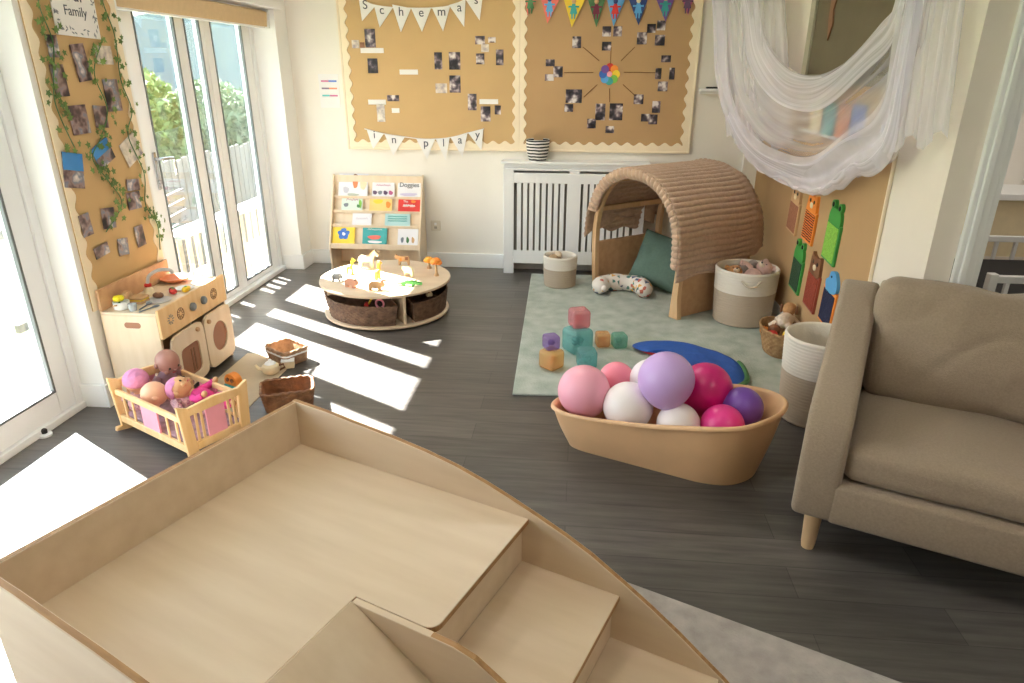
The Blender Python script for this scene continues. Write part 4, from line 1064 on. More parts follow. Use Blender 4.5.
# ------------------------------------------------------------------ baskets
ropelow, ropehigh = S(186, 168, 148), S(230, 222, 210)
def coil_basket(name, label, cat, x, y, z0, r0, r1, h, split, rz=0, sx=1, sy=1, handles=True, sag=0.0):
    t = thing(name, label, cat, (x, y, z0), rz)
    nr = int(h / .016)
    prof = [(r0 * .3, 0.0), (r0 * .92, 0.0)]
    for i in range(nr * 4 + 1):
        z = h * i / (nr * 4); k = z / h
        r = r0 + (r1 - r0) * k ** .8 + .0028 * abs(math.sin(PI * i / 4))
        prof.append((r, .004 + z))
    prof += [(r1 - .006, h + .010), (r1 - .014, h + .004)]
    for i in range(8):
        k = 1 - i / 7
        prof.append((r0 + (r1 - r0) * k ** .8 - .016, .012 + (h - .01) * k))
    prof.append((.002, .012))
    MB().lathe(prof, 48, sx=sx, sy=sy).build('body', banded('rope_' + name, ropelow, ropehigh, h * split), t, True, 80, True)
    if handles:
        for a in (R(-75), R(105)):
            c, s_ = math.cos(a), math.sin(a); rr = r1 + .006
            pts = []
            for k in range(9):
                w_ = -1 + 2 * k / 8; an = a + w_ * .28
                pts.append((rr * sx * math.cos(an) + .016 * c * (1 - w_ * w_), rr * sy * math.sin(an) + .016 * s_ * (1 - w_ * w_), h * .90 - .035 * (1 - w_ * w_)))
            MB().tube(pts, .007, 8).build('handle', mat('rope_handle', S(206, 194, 176), .9, var=.1, scale=60), t, True)
    return t
coil_basket('rope_basket', 'small two-tone rope basket beside the radiator cover on the rug edge', 'basket', -.12, 5.19, .0135, .122, .132, .235, .62, handles=False)
coil_basket('rope_basket', 'big two-tone rope basket full of soft toys beside the play arch', 'basket', 1.145, 4.51, .0135, .185, .205, .365, .62, R(-20))
coil_basket('tall_rope_basket', 'tall empty two-tone rope basket tucked behind the armchair arm', 'basket', 1.195, 3.125, .0008, .15, .178, .43, .60, R(30), 1.0, 1.0, False)
# small basket content
t = thing('soft_toy', 'small tan knitted shape inside the small rope basket', 'soft toy', (-.165, 5.20, .16), R(20))
MB().sphere((0, 0, .045), (.06, .045, .055), 16, 10).build('body', mat('tan_knit', S(176, 148, 116), .95, var=.2, scale=50, bump=.5), t, True)
MB().sphere((.03, .0, .09), (.03, .03, .03), 14, 10).build('head', mat('pale_knit', S(214, 196, 170), .95, var=.1, scale=50, bump=.5), t, True)
def teddy(name, label, loc, rot, s, m1, m2):
    t = thing(name, label, 'soft toy', loc); t.rotation_euler = rot
    b = MB(); b.sphere((0, 0, .0), (.075 * s, .065 * s, .085 * s), 20, 14); 
    for sx_ in (-1, 1):
        b.tube([(sx_ * .05 * s, -.02 * s, .04 * s), (sx_ * .10 * s, -.05 * s, .03 * s), (sx_ * .12 * s, -.07 * s, .0)], [.028 * s, .026 * s, .03 * s], 10)
        b.tube([(sx_ * .04 * s, -.03 * s, -.06 * s), (sx_ * .07 * s, -.09 * s, -.08 * s)], [.032 * s, .034 * s], 10)
    b.build('body', m1, t, True)
    b = MB(); b.sphere((0, -.01 * s, .125 * s), (.066 * s, .06 * s, .058 * s), 20, 14)
    for sx_ in (-1, 1): b.sphere((sx_ * .052 * s, 0, .175 * s), (.024 * s, .014 * s, .024 * s), 12, 8)
    h = b.build('head', m1, t, True)
    MB().sphere((0, -.065 * s, .108 * s), (.028 * s, .02 * s, .022 * s), 14, 8).build('muzzle', m2, h, True)
    MB().sphere((0, -.085 * s, .115 * s), (.009 * s, .006 * s, .007 * s), 10, 6).build('nose', M['black'], h, True)
    for sx_ in (-1, 1): MB().sphere((sx_ * .024 * s, -.062 * s, .135 * s), .006 * s, 8, 6).build('eye', M['black'], h, True)
plush = mat('honey_plush', S(190, 142, 96), .95, var=.1, scale=80, bump=.6, bscale=120)
plush2 = mat('cream_plush', S(224, 206, 186), .95, var=.08, scale=80, bump=.6, bscale=120)
plush3 = mat('rose_plush', S(214, 180, 170), .95, var=.08, scale=80, bump=.6, bscale=120)
teddy('teddy_bear', 'brown teddy bear peeping over the left rim of the big rope basket', (1.075, 4.47, .27), (R(-48), 0, R(5)), .78, plush, plush2)
teddy('teddy_bear', 'cream pink soft toy at the right of the big rope basket', (1.185, 4.54, .305), (R(-55), R(20), R(-60)), .85, plush3, plush2)
t = thing('soft_toy', 'grey soft toy lying at the back of the big rope basket', 'soft toy', (1.15, 4.60, .33), R(40))
MB().sphere((0, 0, 0), (.09, .05, .055), 18, 12).build('body', mat('grey_plush', S(150, 140, 136), .95, var=.1, scale=60, bump=.6), t, True)
MB().sphere((.085, 0, .03), (.04, .036, .036), 16, 10).build('head', mat('grey_plush_head', S(176, 166, 160), .95, var=.1, scale=60, bump=.6), t, True)

def woven(t, name, outl, h, taper, m, rows=9, amp=.005, th=.01, nst=None, lean=0.0):
    """woven open basket body on a closed outline (counter-clockwise), local coords"""
    n = len(outl); cx = sum(p[0] for p in outl) / n; cy = sum(p[1] for p in outl) / n
    def sc(p, k): return (cx + (p[0] - cx) * k, cy + (p[1] - cy) * k)
    rr = [math.hypot(p[0] - cx, p[1] - cy) for p in outl]
    nv = rows * 4 + 1
    def out(u, v):
        i = int(round(u * n)) % n
        k = taper + (1 - taper) * v
        wv = amp * math.sin(v * rows * 2 * PI * .5) * (1 if (i // 2) % 2 else -1)
        q = sc(outl[i], k * (1 + wv / max(rr[i], .03)))
        return (q[0], q[1], v * h)
    b = MB(); b.grid(n, nv, out, closeu=True)
    def inn(u, v):
        i = int(round(u * n)) % n; k = taper + (1 - taper) * (1 - v); q = sc(outl[i], k * (1 - th / max(rr[i], .03)))
        return (q[0], q[1], max(.008, (1 - v) * h))
    b.grid(n, 6, inn, closeu=True)
    b.prism([sc(p, taper * .99) for p in outl], 0, .008)
    o = b.build(name, m, t, True, 70)
    r_ = MB(); r_.tube([(sc(p, 1 - th * .5 / max(rr[k], .03))[0], sc(p, 1 - th * .5 / max(rr[k], .03))[1], h + .002 * (1 if k % 4 < 2 else -1)) for k, p in enumerate(outl)], th * .75, 8, True)
    r_.build('rim', m, t, True)
    return o
def resample(pts, n):
    P = [Vector((p[0], p[1])) for p in pts]; P.append(P[0]); L_ = [0]
    for a, c in zip(P[:-1], P[1:]): L_.append(L_[-1] + (c - a).length)
    out = []; j = 0
    for k in range(n):
        s = L_[-1] * k / n
        while L_[j + 1] < s: j += 1
        out.append(tuple(P[j].lerp(P[j + 1], (s - L_[j]) / max(1e-9, L_[j + 1] - L_[j]))))
    return out
# wicker toy basket by the right wall
t = thing('seagrass_basket', 'brown woven basket of play food between the big rope basket and the tall one', 'basket', (1.245, 3.95, .0135), R(90))
woven(t, 'body', resample([(.185 * math.cos(2 * PI * k / 60), .118 * math.sin(2 * PI * k / 60)) for k in range(60)], 88), .155, .68, M['seagrass'], 10, .004)
for (x, y, z, r, c, l) in ((1.185, 3.90, .125, .035, 'red', 'red play food ball at the front of the seagrass basket'), (1.215, 3.97, .135, .038, 'brown', 'brown play food roll in the middle of the seagrass basket'), (1.275, 3.88, .135, .036, 'yellow', 'yellow play food piece in the seagrass basket'), (1.315, 3.86, .125, .030, 'grass', 'green play food piece nearest the tall rope basket'), (1.165, 3.99, .12, .03, 'orange', 'orange play food ball at the left of the seagrass basket'), (1.235, 3.84, .12, .028, 'pink', 'pink play food piece at the front of the seagrass basket')):
    t = thing('play_food', l, 'play food', (x, y, z + .01), 0, 'play food in the seagrass basket')
    MB().sphere((0, 0, 0), (r, r * .92, r * .9), 18, 12).build('fruit', M[c], t, True)
    MB().tube([(0, 0, r * .85), (.004, 0, r * 1.15)], [.004, .003], 6).build('stalk', M['brown'], t, True)
t = thing('soft_toy', 'white and brown plush dog lying on top of the seagrass basket', 'soft toy', (1.285, 4.03, .185), R(60))
b = MB(); b.sphere((0, 0, 0), (.085, .05, .045), 18, 12); 
for x, y in ((.06, .04), (.06, -.04), (-.06, .04), (-.06, -.04)): b.tube([(x, y * .7, 0), (x * 1.2, y * 1.6, -.03)], [.022, .018], 10)
b.build('body', plush2, t, True)
h = MB().sphere((.085, 0, .05), (.045, .042, .04), 18, 12).build('head', plush, t, True)
for s in (-1, 1):
    MB().sphere((.075, s * .045, .05), (.018, .01, .03), 10, 8).build('ear', M['brown'], h, True)
    MB().sphere((.122, s * .016, .06), .005, 8, 6).build('eye', M['black'], h, True)
MB().sphere((.128, 0, .042), (.009, .01, .008), 10, 6).build('nose', M['black'], h, True)

# two rectangular wicker baskets on the sunny floor
t = thing('wicker_basket', 'light wicker basket with a white rim on the sunlit floor', 'basket', (-1.672, 3.535, .0055), R(-33))
woven(t, 'body', resample(rrect(.215, .175, .035), 72), .085, .90, M['wickertan'], 9, .0025, .009)
MB().tube([(p[0] * .99, p[1] * .99, .062) for p in rrect(.21, .17, .035)], .006, 8, True).build('white_band', M['white'], t, True)
t = thing('wicker_basket', 'dark brown wicker basket beside the corner of the climbing frame', 'basket', (-1.435, 2.985, .001), R(24))
woven(t, 'body', resample(rrect(.265, .20, .045), 80), .105, .86, M['wickerbrown'], 11, .0025, .011)

# things on the mat
t = thing('toy_teapot', 'cream toy teapot on the mat in front of the light wicker basket', 'toy teapot', (-1.685, 3.335, .0055), R(200))
MB().lathe([(.03, 0), (.045, .012), (.05, .03), (.046, .05), (.03, .06)], 22).build('body', M['cream2'], t, True)
MB().lathe([(.032, .0605), (.026, .068), (.008, .074), (.010, .083), (.004, .088)], 18).build('lid', M['white'], t, True)
MB().tube([(.04, 0, .03), (.065, 0, .038), (.078, 0, .058)], [.011, .009, .007], 8).build('spout', M['cream2'], t, True)
MB().tube([(-.044, 0, .045), (-.07, 0, .05), (-.075, 0, .03), (-.046, 0, .016)], .006, 8).build('handle', M['brown'], t, True)
t = thing('toy_box', 'small cream toy box beside the toy teapot on the mat edge', 'toy box', (-1.625, 3.43, .0055), R(20))
MB().box(-.035, .035, -.03, .03, 0, .04, .004).build('body', M['cream2'], t); MB().box(-.037, .037, -.032, .032, .0405, .05, .003).build('lid', M['white'], t)
t = thing('toy_camera', 'orange and teal toy with round eyes on the mat behind the doll cradle', 'toy', (-1.80, 3.13, .005), R(-25))
b = MB(); b.prism(catmull([(-.04, .025), (.04, .025), (.045, .06), (.02, .085), (-.02, .085), (-.045, .06)], 5), -.02, .02, 'xz'); b.build('body', M['orange'], t)
MB().box(-.05, .05, -.028, .028, 0, .025, .006).build('base', M['teal'], t)
for s in (-1, 1): MB().lathe([(.011, 0), (.011, .006)], 14, M=Matrix.Translation((s * .018, -.0265, .056)) @ Matrix.Rotation(PI / 2, 4, 'X') @ Matrix.Translation((0, 0, -.006))).build('lens', M['brown'], t)

# ------------------------------------------------------------------ toy kitchen
KX0, KX1, KY0, KY1 = XL + .016, -2.02, 2.93, 3.58
t = thing('toy_kitchen', 'pale birch toy kitchen with two doors against the pillar', 'toy kitchen', (KX0, KY0, 0))
D_ = KX1 - KX0; Lk = KY1 - KY0
o = MB().box(0, D_ - .01, 0, .016, 0, .475, .003)
o = o.build('side_panel', M['birch'], t)
b = MB(); b.prism([(x + D_ * .53, z + .425) for x, z in rrect(.085, .03, .0149, 6)], -.0008, .001, 'xz'); b.build('hand_hole', M['hole'], o)
MB().box(0, D_ - .01, Lk - .016, Lk, 0, .475, .003).build('side_panel', M['birch'], t)
MB().box(0, .012, .016, Lk - .016, 0, .475).build('back_panel', M['birch'], t)
MB().box(.0, D_ - .01, 0, Lk, .4755, .49, .003).build('worktop', M['birch'], t)
MB().box(0, .014, 0, Lk * .92, .4905, .60, .004).build('splashback', M['oakdark'], t)
MB().box(.012, D_ - .04, .016, Lk - .016, .03, .045).build('bottom_board', M['birch'], t)
MB().box(.012, D_ - .04, Lk / 2 - .008, Lk / 2 + .008, .045, .475).build('divider', M['birch'], t)
cp = MB().box(D_ - .01, D_ + .005, 0, Lk, .352, .505, .004).build('control_panel', M['pine'], t)
for i, y in enumerate((.09, .18, .29, .40, .515)):
    if i in (2, 3):
        MB().lathe([(.022, 0), (.022, .012), (.016, .018)], 18, M=Matrix.Translation((D_ + .005, y, .43)) @ Matrix.Rotation(PI / 2, 4, 'Y')).build('knob', M['steel'], cp, True)
    else:
        b = MB()
        for k in range(10):
            a = 2 * PI * k / 10; b.tube([(D_ + .0056, y + .012 * math.cos(a), .43 + .012 * math.sin(a)), (D_ + .0056, y + .027 * math.cos(a), .43 + .027 * math.sin(a))], .0022, 5)
        if i != 0: b.tube([(D_ + .0056, y + .03 * math.cos(2 * PI * k / 20), .43 + .03 * math.sin(2 * PI * k / 20)) for k in range(20)], .002, 5, True)
        b.build('printed_dial', M['steel'] if i == 0 else M['brown'], cp)
def kdoor(y0, y1, z0, z1, hole, hinge_out):
    cy, cz = (y0 + y1) / 2, (z0 + z1) / 2; n = 40
    ow = []
    top = .035
    for k in range(n):
        a = 2 * PI * k / n; c, s = math.cos(a), math.sin(a)
        w_, h_ = (y1 - y0) / 2, (z1 - z0) / 2
        ex = 7.0; r = (abs(c) ** ex + abs(s) ** ex) ** (-1 / ex)
        ow.append((w_ * c * r, h_ * s * r))
    iw = []
    for k in range(n):
        a = 2 * PI * k / n; c, s = math.cos(a), math.sin(a)
        if hole == 'round': iw.append((.078 * c, .085 * s + .0))
        else:
            r = (abs(c) ** 6 + abs(s) ** 6) ** (-1 / 6); iw.append((.088 * c * r, .075 * s * r - .03 + (.02 if s > 0 else 0)))
    o = MB().ring(ow, iw, 0, .016, 'yz', bev=.003)
    d = o.build('door', M['birch'], t)
    d.location = (D_ + .004 + hinge_out, cy, cz); d.rotation_euler = (0, 0, 0)
    MB().prism(iw, .004, .007, 'yz').build('window', M['hole'], d)
    if hole != 'round':
        for q in (-.03, .03): MB().box(.0075, .0095, .028 + q * .4 - .006, .028 + q * .4 + .006, -.09, .035).build('window_bar', M['brown'], d)
    MB().lathe([(.012, 0), (.012, .012), (.009, .015)], 14, M=Matrix.Translation((.016, (w_ * .55 if hole != 'round' else -w_ * .72), h_ * .78)) @ Matrix.Rotation(PI / 2, 4, 'Y')).build('knob', M['oakdark'], d, True)
kdoor(.035, .335, .035, .345, 'square', .002)
kdoor(.345, .635, .035, .345, 'round', .002)
# on the worktop
KZ = .4905
def on(name, label, cat, x, y, z=KZ, rz=0, group=None): return thing(name, label, cat, (x, y, z), rz, group)
t = on('toy_pot', 'white toy pot at the left end of the toy kitchen worktop', 'pot', -2.235, 2.985)
MB().lathe([(.028, 0), (.036, .004), (.038, .04), (.034, .04), (.032, .008), (.002, .008)], 22).build('body', M['white'], t, True)
MB().tube([(.0, -.036, .03), (.0, -.06, .033)], .005, 8).build('handle', M['oak'], t, True)
t = on('toy_flower', 'yellow toy flower head standing in the white toy pot', 'toy', -2.245, 2.985, KZ + .012)
b = MB()
for k in range(6): b.sphere((.014 * math.cos(k * PI / 3), .014 * math.sin(k * PI / 3), .042), (.013, .013, .014), 10, 8)
b.build('petals', M['lemon'], t, True); MB().tube([(0, 0, 0), (0, 0, .04)], .005, 8).build('stem', M['grass'], t, True)
t = on('toy_cup', 'small clear cup in front of the white toy pot', 'cup', -2.165, 2.965)
MB().lathe([(.016, 0), (.021, .036), (.018, .036), (.014, .004), (.001, .004)], 18).build('body', clear_mat('cup_clear', S(214, 220, 224), .1, .6), t, True)
t = on('toy_bread', 'brown toy bread slice leaning behind the white toy pot', 'play food', -2.262, 3.075, KZ, R(10))
MB().prism(catmull([(-.035, .002), (.035, .002), (.036, .045), (.02, .06), (-.02, .06), (-.036, .045)], 4), -.012, .012, 'yz', .003).build('slice', M['tan'], t)
MB().prism(catmull([(-.028, .008), (.028, .008), (.029, .043), (.016, .053), (-.016, .053), (-.029, .043)], 4), .0122, .014, 'yz').build('crumb', M['oak'], t)
t = on('toy_sandwich', 'tan toy sandwich lying on the worktop beside the sink', 'play food', -2.215, 3.09)
MB().box(-.04, .04, -.035, .035, 0, .014, .005).build('lower_slice', M['tan'], t); MB().box(-.038, .038, -.033, .033, .0145, .02, .002).build('filling', M['yellow'], t); MB().box(-.04, .04, -.035, .035, .0205, .034, .005).build('upper_slice', M['tan'], t)
t = on('toy_sink', 'grey toy sink bowl set on the worktop under the curved tap', 'sink', -2.13, 3.125)
MB().lathe([(.058, .0), (.062, .006), (.055, .007), (.045, .002), (.002, .0015)], 26).build('bowl', mat('grey_sink', S(206, 204, 204), .35, var=.03), t, True)
t = on('toy_tap', 'curved grey toy tap with a red collar at the back of the worktop', 'tap', -2.235, 3.215)
MB().lathe([(.026, 0), (.024, .03), (.012, .045)], 18).build('base', M['cream2'], t, True)
MB().lathe([(.017, .0455), (.018, .058), (.012, .062)], 18).build('collar', M['red'], t, True)
MB().tube(catmull([(0, 0, .062), (0.01, .01, .10), (.05, .04, .125), (.09, .07, .118), (.10, .08, .10)], 6, False), .009, 10).build('spout', mat('tap_grey', S(206, 206, 208), .3, var=.02), t, True)
for (x, y, c, l, s) in ((-2.115, 3.235, 'red', 'red toy strawberry in front of the tap', (.02, .018, .016)), (-2.135, 3.262, 'maroon', 'dark red toy strawberry behind the brighter one', (.018, .016, .015)), (-2.07, 3.285, 'yellow', 'yellow toy lemon by the control panel edge', (.017, .034, .016)), (-2.155, 3.165, 'brown', 'brown toy potato in front of the tap base', (.028, .022, .016))):
    t = on('toy_fruit', l, 'play food', x, y, KZ + s[2])
    MB().sphere((0, 0, 0), s, 16, 10).build('fruit', M[c], t, True)
    MB().sphere((s[0] * .2, -s[1] * .2, s[2] * .92), (s[0] * .4, s[1] * .3, s[2] * .14), 8, 6).build('leaf', M['grass'] if c != 'brown' else M['tan'], t, True)
t = on('toy_plate', 'white toy plate on the worktop beside the yellow lemon', 'plate', -2.11, 3.335)
MB().lathe([(.03, 0), (.05, .006), (.047, .008), (.028, .003), (.001, .003)], 24).build('dish', M['white'], t, True)
t = on('toy_wooden_bowl', 'shallow orange wooden bowl at the back right of the worktop', 'bowl', -2.235, 3.46)
MB().lathe([(.04, 0), (.075, .016), (.078, .026), (.07, .022), (.036, .008), (.001, .008)], 26).build('bowl', M['terracotta'], t, True)
for (x, y, a, l) in ((-2.10, 2.985, 70, 'grey toy spoon nearest the control panel on the worktop'), (-2.14, 3.02, 95, 'grey toy fork lying behind the spoon on the worktop')):
    t = on('toy_utensil', l, 'utensil', x, y, KZ, R(a))
    MB().tube([(-.05, 0, .004), (.03, 0, .005)], .0035, 8).build('handle', M['steel'], t, True)
    MB().sphere((.045, 0, .006), (.02, .014, .005), 14, 8).build('bowl' if 'spoon' in l else 'tines', M['steel'], t, True)

# ------------------------------------------------------------------ doll cradle
t = thing('doll_cradle', 'pine doll cradle with slats and pink panels full of dolls', 'cradle', (-1.80, 2.65, 0), math.atan2(.465, -.885))
# local x runs from the near right end panel (x=0 end at +..) towards the far left; build centred
CL, CW = .54, .335
def endp(x, name):
    w0, w1 = CW / 2 + .005, CW / 2 - .012
    o = MB(); 
    pr = lambda pts: o.prism(pts, x - .009, x + .009, 'yz', .003)
    pr([(-w1, .03), (-w1 + .05, .03), (-w0 + .05, .262), (-w0, .285)]); pr([(w1 - .05, .03), (w1, .03), (w0, .285), (w0 - .05, .262)])
    pr([(-w0 + .049, .225), (w0 - .049, .225), (w0 - .049, .262), (0, .272), (-w0 + .049, .262)]); pr([(-w1 + .049, .055), (w1 - .049, .055), (w1 - .049, .092), (-w1 + .049, .092)])
    pr([(-w1 - .03, .014), (-.12, .003), (0, .0), (.12, .003), (w1 + .03, .014), (w1 + .025, .034), (.1, .03), (0, .028), (-.1, .03), (-w1 - .025, .034)])
    e = o.build(name, M['pine'], t)
    for y in (-.092, -.066, .066, .092):
        MB().box(x - .004, x + .004, y - .006, y + .006, .092, .225, .002).build('slat', M['pine'], e)
    MB().box(x - .004, x + .004, -.045, .045, .092, .225).build('pink_panel', M['pink'], e)
endp(-CL / 2, 'end_panel'); endp(CL / 2, 'end_panel')
for s in (-1, 1):
    o = MB(); y = s * (CW / 2 - .02)
    o.box(-CL / 2 + .009, CL / 2 - .009, y - .008, y + .008, .195, .222, .003); o.box(-CL / 2 + .009, CL / 2 - .009, y - .008, y + .008, .055, .09, .003)
    e = o.build('side_rail', M['pine'], t)
    for x in (-.205, -.135, .135, .205): MB().box(x - .006, x + .006, y - .004, y + .004, .09, .195, .002).build('slat', M['pine'], e)
    MB().box(-.065, .065, y - .004, y + .004, .09, .195).build('pink_panel', M['pink'], e)
MB().box(-CL / 2 + .01, CL / 2 - .01, -CW / 2 + .03, CW / 2 - .03, .058, .070).build('base_board', M['pine'], t)
MB().box(-CL / 2 + .014, CL / 2 - .014, -CW / 2 + .034, CW / 2 - .034, .0705, .095, .01).build('mattress', M['greyfab'], t, True)

def doll(name, label, loc, rot, s, skin, outfit, hat=None, lying=False, face=True, hair=None):
    """baby doll, seated or lying; local z up along the spine, faces -y"""
    from mathutils import Euler
    loc = Vector(loc) - Euler(rot).to_matrix() @ Vector((0, 0, .118 * s))
    t = thing(name, label, 'doll', loc, 0); t.rotation_euler = rot
    b = MB()
    b.sphere((0, 0, .0), (.048 * s, .040 * s, .062 * s), 18, 12)
    b.build('clothes', outfit, t, True)
    def head_shape(p):
        q = Vector(p)
        if q.y < 0 and q.z < .1: q.y *= 1.04
        if q.z < -.3: q.x *= .92
        return q
    b = MB(); b.tube([(0, 0, .05 * s), (0, 0, .085 * s)], .018 * s, 10)
    b.sphere((0, -.004 * s, .118 * s), (.052 * s, .055 * s, .056 * s), 24, 18, fn=head_shape)
    b.sphere((0, -.060 * s, .107 * s), (.008 * s, .009 * s, .007 * s), 10, 8)
    for q in (-1, 1):
        b.sphere((q * .026 * s, -.045 * s, .098 * s), (.016 * s, .013 * s, .014 * s), 10, 8)
        b.sphere((q * .052 * s, .0, .112 * s), (.007 * s, .012 * s, .015 * s), 10, 8)
    h = b.build('head', skin, t, True, 80)
    if face:
        for q in (-1, 1): MB().sphere((q * .021 * s, -.0545 * s, .119 * s), (.0065 * s, .004 * s, .0065 * s), 10, 8).build('eye', M['eye'], h, True)
        MB().sphere((0, -.057 * s, .091 * s), (.011 * s, .004 * s, .004 * s), 10, 6).build('mouth', M['lip'], h, True)
    if hat:
        b = MB(); b.sphere((0, .004 * s, .128 * s), (.057 * s, .058 * s, .054 * s), 22, 14, fn=lambda p: Vector((p.x, p.y, max(p.z, -.15 if p.y > 0 else .18))))
        b.build('hat', hat, t, True, 80)
    for q in (-1, 1):
        if lying: ap = [(q * .042 * s, 0, .038 * s), (q * .075 * s, -.02 * s, .01 * s), (q * .08 * s, -.05 * s, -.01 * s)]
        else: ap = [(q * .042 * s, 0, .036 * s), (q * .07 * s, -.03 * s, .0), (q * .055 * s, -.075 * s, -.012 * s)]
        MB().tube(catmull(ap, 4, False), .018 * s, 10).build('sleeve', outfit, t, True)
        e = Vector(ap[-1]); MB().sphere(e + Vector((0, -.012 * s, -.004 * s)), (.014 * s, .018 * s, .014 * s), 12, 8).build('hand', skin, t, True)
        if lying: lp = [(q * .024 * s, -.004 * s, -.05 * s), (q * .045 * s, -.02 * s, -.095 * s), (q * .04 * s, -.025 * s, -.14 * s)]
        else: lp = [(q * .026 * s, -.01 * s, -.045 * s), (q * .045 * s, -.06 * s, -.045 * s), (q * .05 * s, -.11 * s, -.052 * s)]
        MB().tube(catmull(lp, 4, False), .022 * s, 10).build('trouser_leg', outfit, t, True)
        e = Vector(lp[-1]); MB().sphere(e + Vector((0, -.012 * s, -.004 * s)), (.017 * s, .022 * s, .017 * s), 12, 8).build('foot', skin, t, True)
    return t
CLX = lambda x, y, z: (-1.80 - .885 * x - .465 * y, 2.65 + .465 * x - .885 * y, z)
DOLLS = [('bald brown-skinned doll sitting up at the back of the cradle', CLX(.19, -.075, .30), (R(22), R(-4), R(62)), 1.05, M['skin2'], M['greyfab'], None, True),
         ('bald light-skinned doll lying face down in the middle of the cradle', CLX(.085, .065, .215), (R(66), R(4), R(-62)), 1.05, M['skin'], M['mauve'], None, True),
         ('doll in a pink hat and hot pink outfit at the right end of the cradle', CLX(.015, -.015, .225), (R(-66), R(0), R(100)), .95, M['skin3'], M['hotpink'], M['lilacfluff'], True),
         ('doll in a fluffy pink hood at the far left end of the cradle', CLX(.21, .075, .245), (R(-14), R(-4), R(215)), 1.0, M['skin'], M['mauve'], M['lilacfluff'], True)]
for l, p, r, s, sk, of, ht, ly in DOLLS:
    doll('doll', l, p, r, s, sk, of, ht, ly)

# ------------------------------------------------------------------ round table with baskets
TX, TY, TH = -1.32, 4.465, .255
t = thing('round_play_table', 'low round wooden play table with three baskets beneath the top', 'table', (TX, TY, 0))
MB().lathe([(.001, TH - .022), (.442, TH - .022), (.451, TH - .019), (.453, TH - .011), (.451, TH - .003), (.442, TH), (.001, TH)], 72).build('table_top', M['ply'], t, True, 30)
MB().lathe([(.001, .012), (.425, .012), (.433, .015), (.435, .022), (.433, .029), (.425, .032), (.001, .032)], 72).build('base_disc', M['ply'], t, True, 30)
for a in (-58, 62, 204):
    c, s = math.cos(R(a)), math.sin(R(a))
    MB().box(.02, .405, -.010, .010, .0325, TH - .0225, .003, M=Matrix.Rotation(R(a), 4, 'Z')).build('divider', M['birch'], t)
for a in (0, 120, 240):
    MB().lathe([(.02, 0), (.02, .012)], 14, (.36 * math.cos(R(a)), .36 * math.sin(R(a)))).build('foot', M['black'], t, True)
def sector(a0, a1, label):
    n = 16; g = 7
    pts = [(.428 * math.cos(R(a0 + g + (a1 - a0 - 2 * g) * k / n)), .428 * math.sin(R(a0 + g + (a1 - a0 - 2 * g) * k / n))) for k in range(n + 1)]
    am = R((a0 + a1) / 2)
    pts += [(.085 * math.cos(am + .4), .085 * math.sin(am + .4)), (.07 * math.cos(am), .07 * math.sin(am)), (.085 * math.cos(am - .4), .085 * math.sin(am - .4))]
    t = thing('wedge_basket', label, 'basket', (TX, TY, .0325), 0, 'wedge baskets under the round table')
    woven(t, 'body', resample(pts, 120), .135, .90, M['wicker'], 11, .0035, .008)
sector(-156, -58, 'dark woven wedge basket facing front under the round table'); sector(-58, 62, 'dark woven wedge basket on the right under the round table'); sector(62, 204, 'dark woven wedge basket at the back left under the round table')
t = thing('toy_hammer', 'yellow handled toy with a red head in the front wedge basket', 'toy', (-1.36, 4.16, .15), R(30))
MB().tube([(0, 0, 0), (.035, 0, .055)], .007, 10).build('handle', M['yellow'], t, True)
MB().tube([(-.02, -.02, 0), (-.005, .03, -.004)], .015, 12).build('head', M['red'], t, True)
t = thing('toy_ring', 'pink and black ring toy beside the red toy in the front wedge basket', 'toy', (-1.275, 4.135, .145), R(-10))
MB().tube([(.028 * math.cos(2 * PI * k / 20), 0, .02 + .028 * math.sin(2 * PI * k / 20)) for k in range(20)], .007, 8, True).build('ring', M['pink'], t, True)
MB().sphere((0, .012, .014), (.022, .016, .022), 14, 10).build('ball', M['black'], t, True)
t = thing('toy_block', 'small pale toy at the rim of the right wedge basket', 'toy', (-.985, 4.33, .165), R(30))
MB().box(-.02, .02, -.015, .015, 0, .025, .004).build('block', M['cream2'], t); MB().lathe([(.01, .0252), (.008, .036)], 12).build('peg', M['tan'], t, True)

def cutout(name, label, x, y, rz, pts, h, m, parts=(), th=.022, cat='wooden animal'):
    xs = [p[0] for p in pts]; zs = [p[1] for p in pts]
    k = h / (max(zs) - min(zs)); cx = (max(xs) + min(xs)) / 2; z0 = min(zs)
    f = lambda q: ((q[0] - cx) * k, (q[1] - z0) * k)
    t = thing(name, label, cat, (x, y, TH + .0006), rz, 'wooden figures on the round table')
    P = [f(p) for p in pts]
    P = [(q[0], max(q[1], 0)) for q in P]
    MB().prism(P, -th / 2, th / 2, 'xz', .0025).build('body', m, t)
    for nm, kind, a, mm in parts:
        if kind == 'ball':
            q = f(a[0]); MB().sphere((q[0], 0, q[1]), (a[1] * k, th * .56, a[1] * k), 12, 8).build(nm, mm, t, True)
        else:
            MB().prism([f(q) for q in a], -th * .53, th * .53, 'xz').build(nm, mm, t)
    return t
giraffe = [(0, 0), (.8, 0), (.9, 2.6), (2.2, 2.6), (2.3, 0), (3.1, 0), (3.1, 3.4), (3.6, 6.6), (4.6, 6.5), (4.7, 7.2), (3.6, 7.9), (3.3, 8.4), (3.0, 7.9), (2.6, 7.2), (2.1, 4.4), (.4, 4.0), (0, 3.2)]
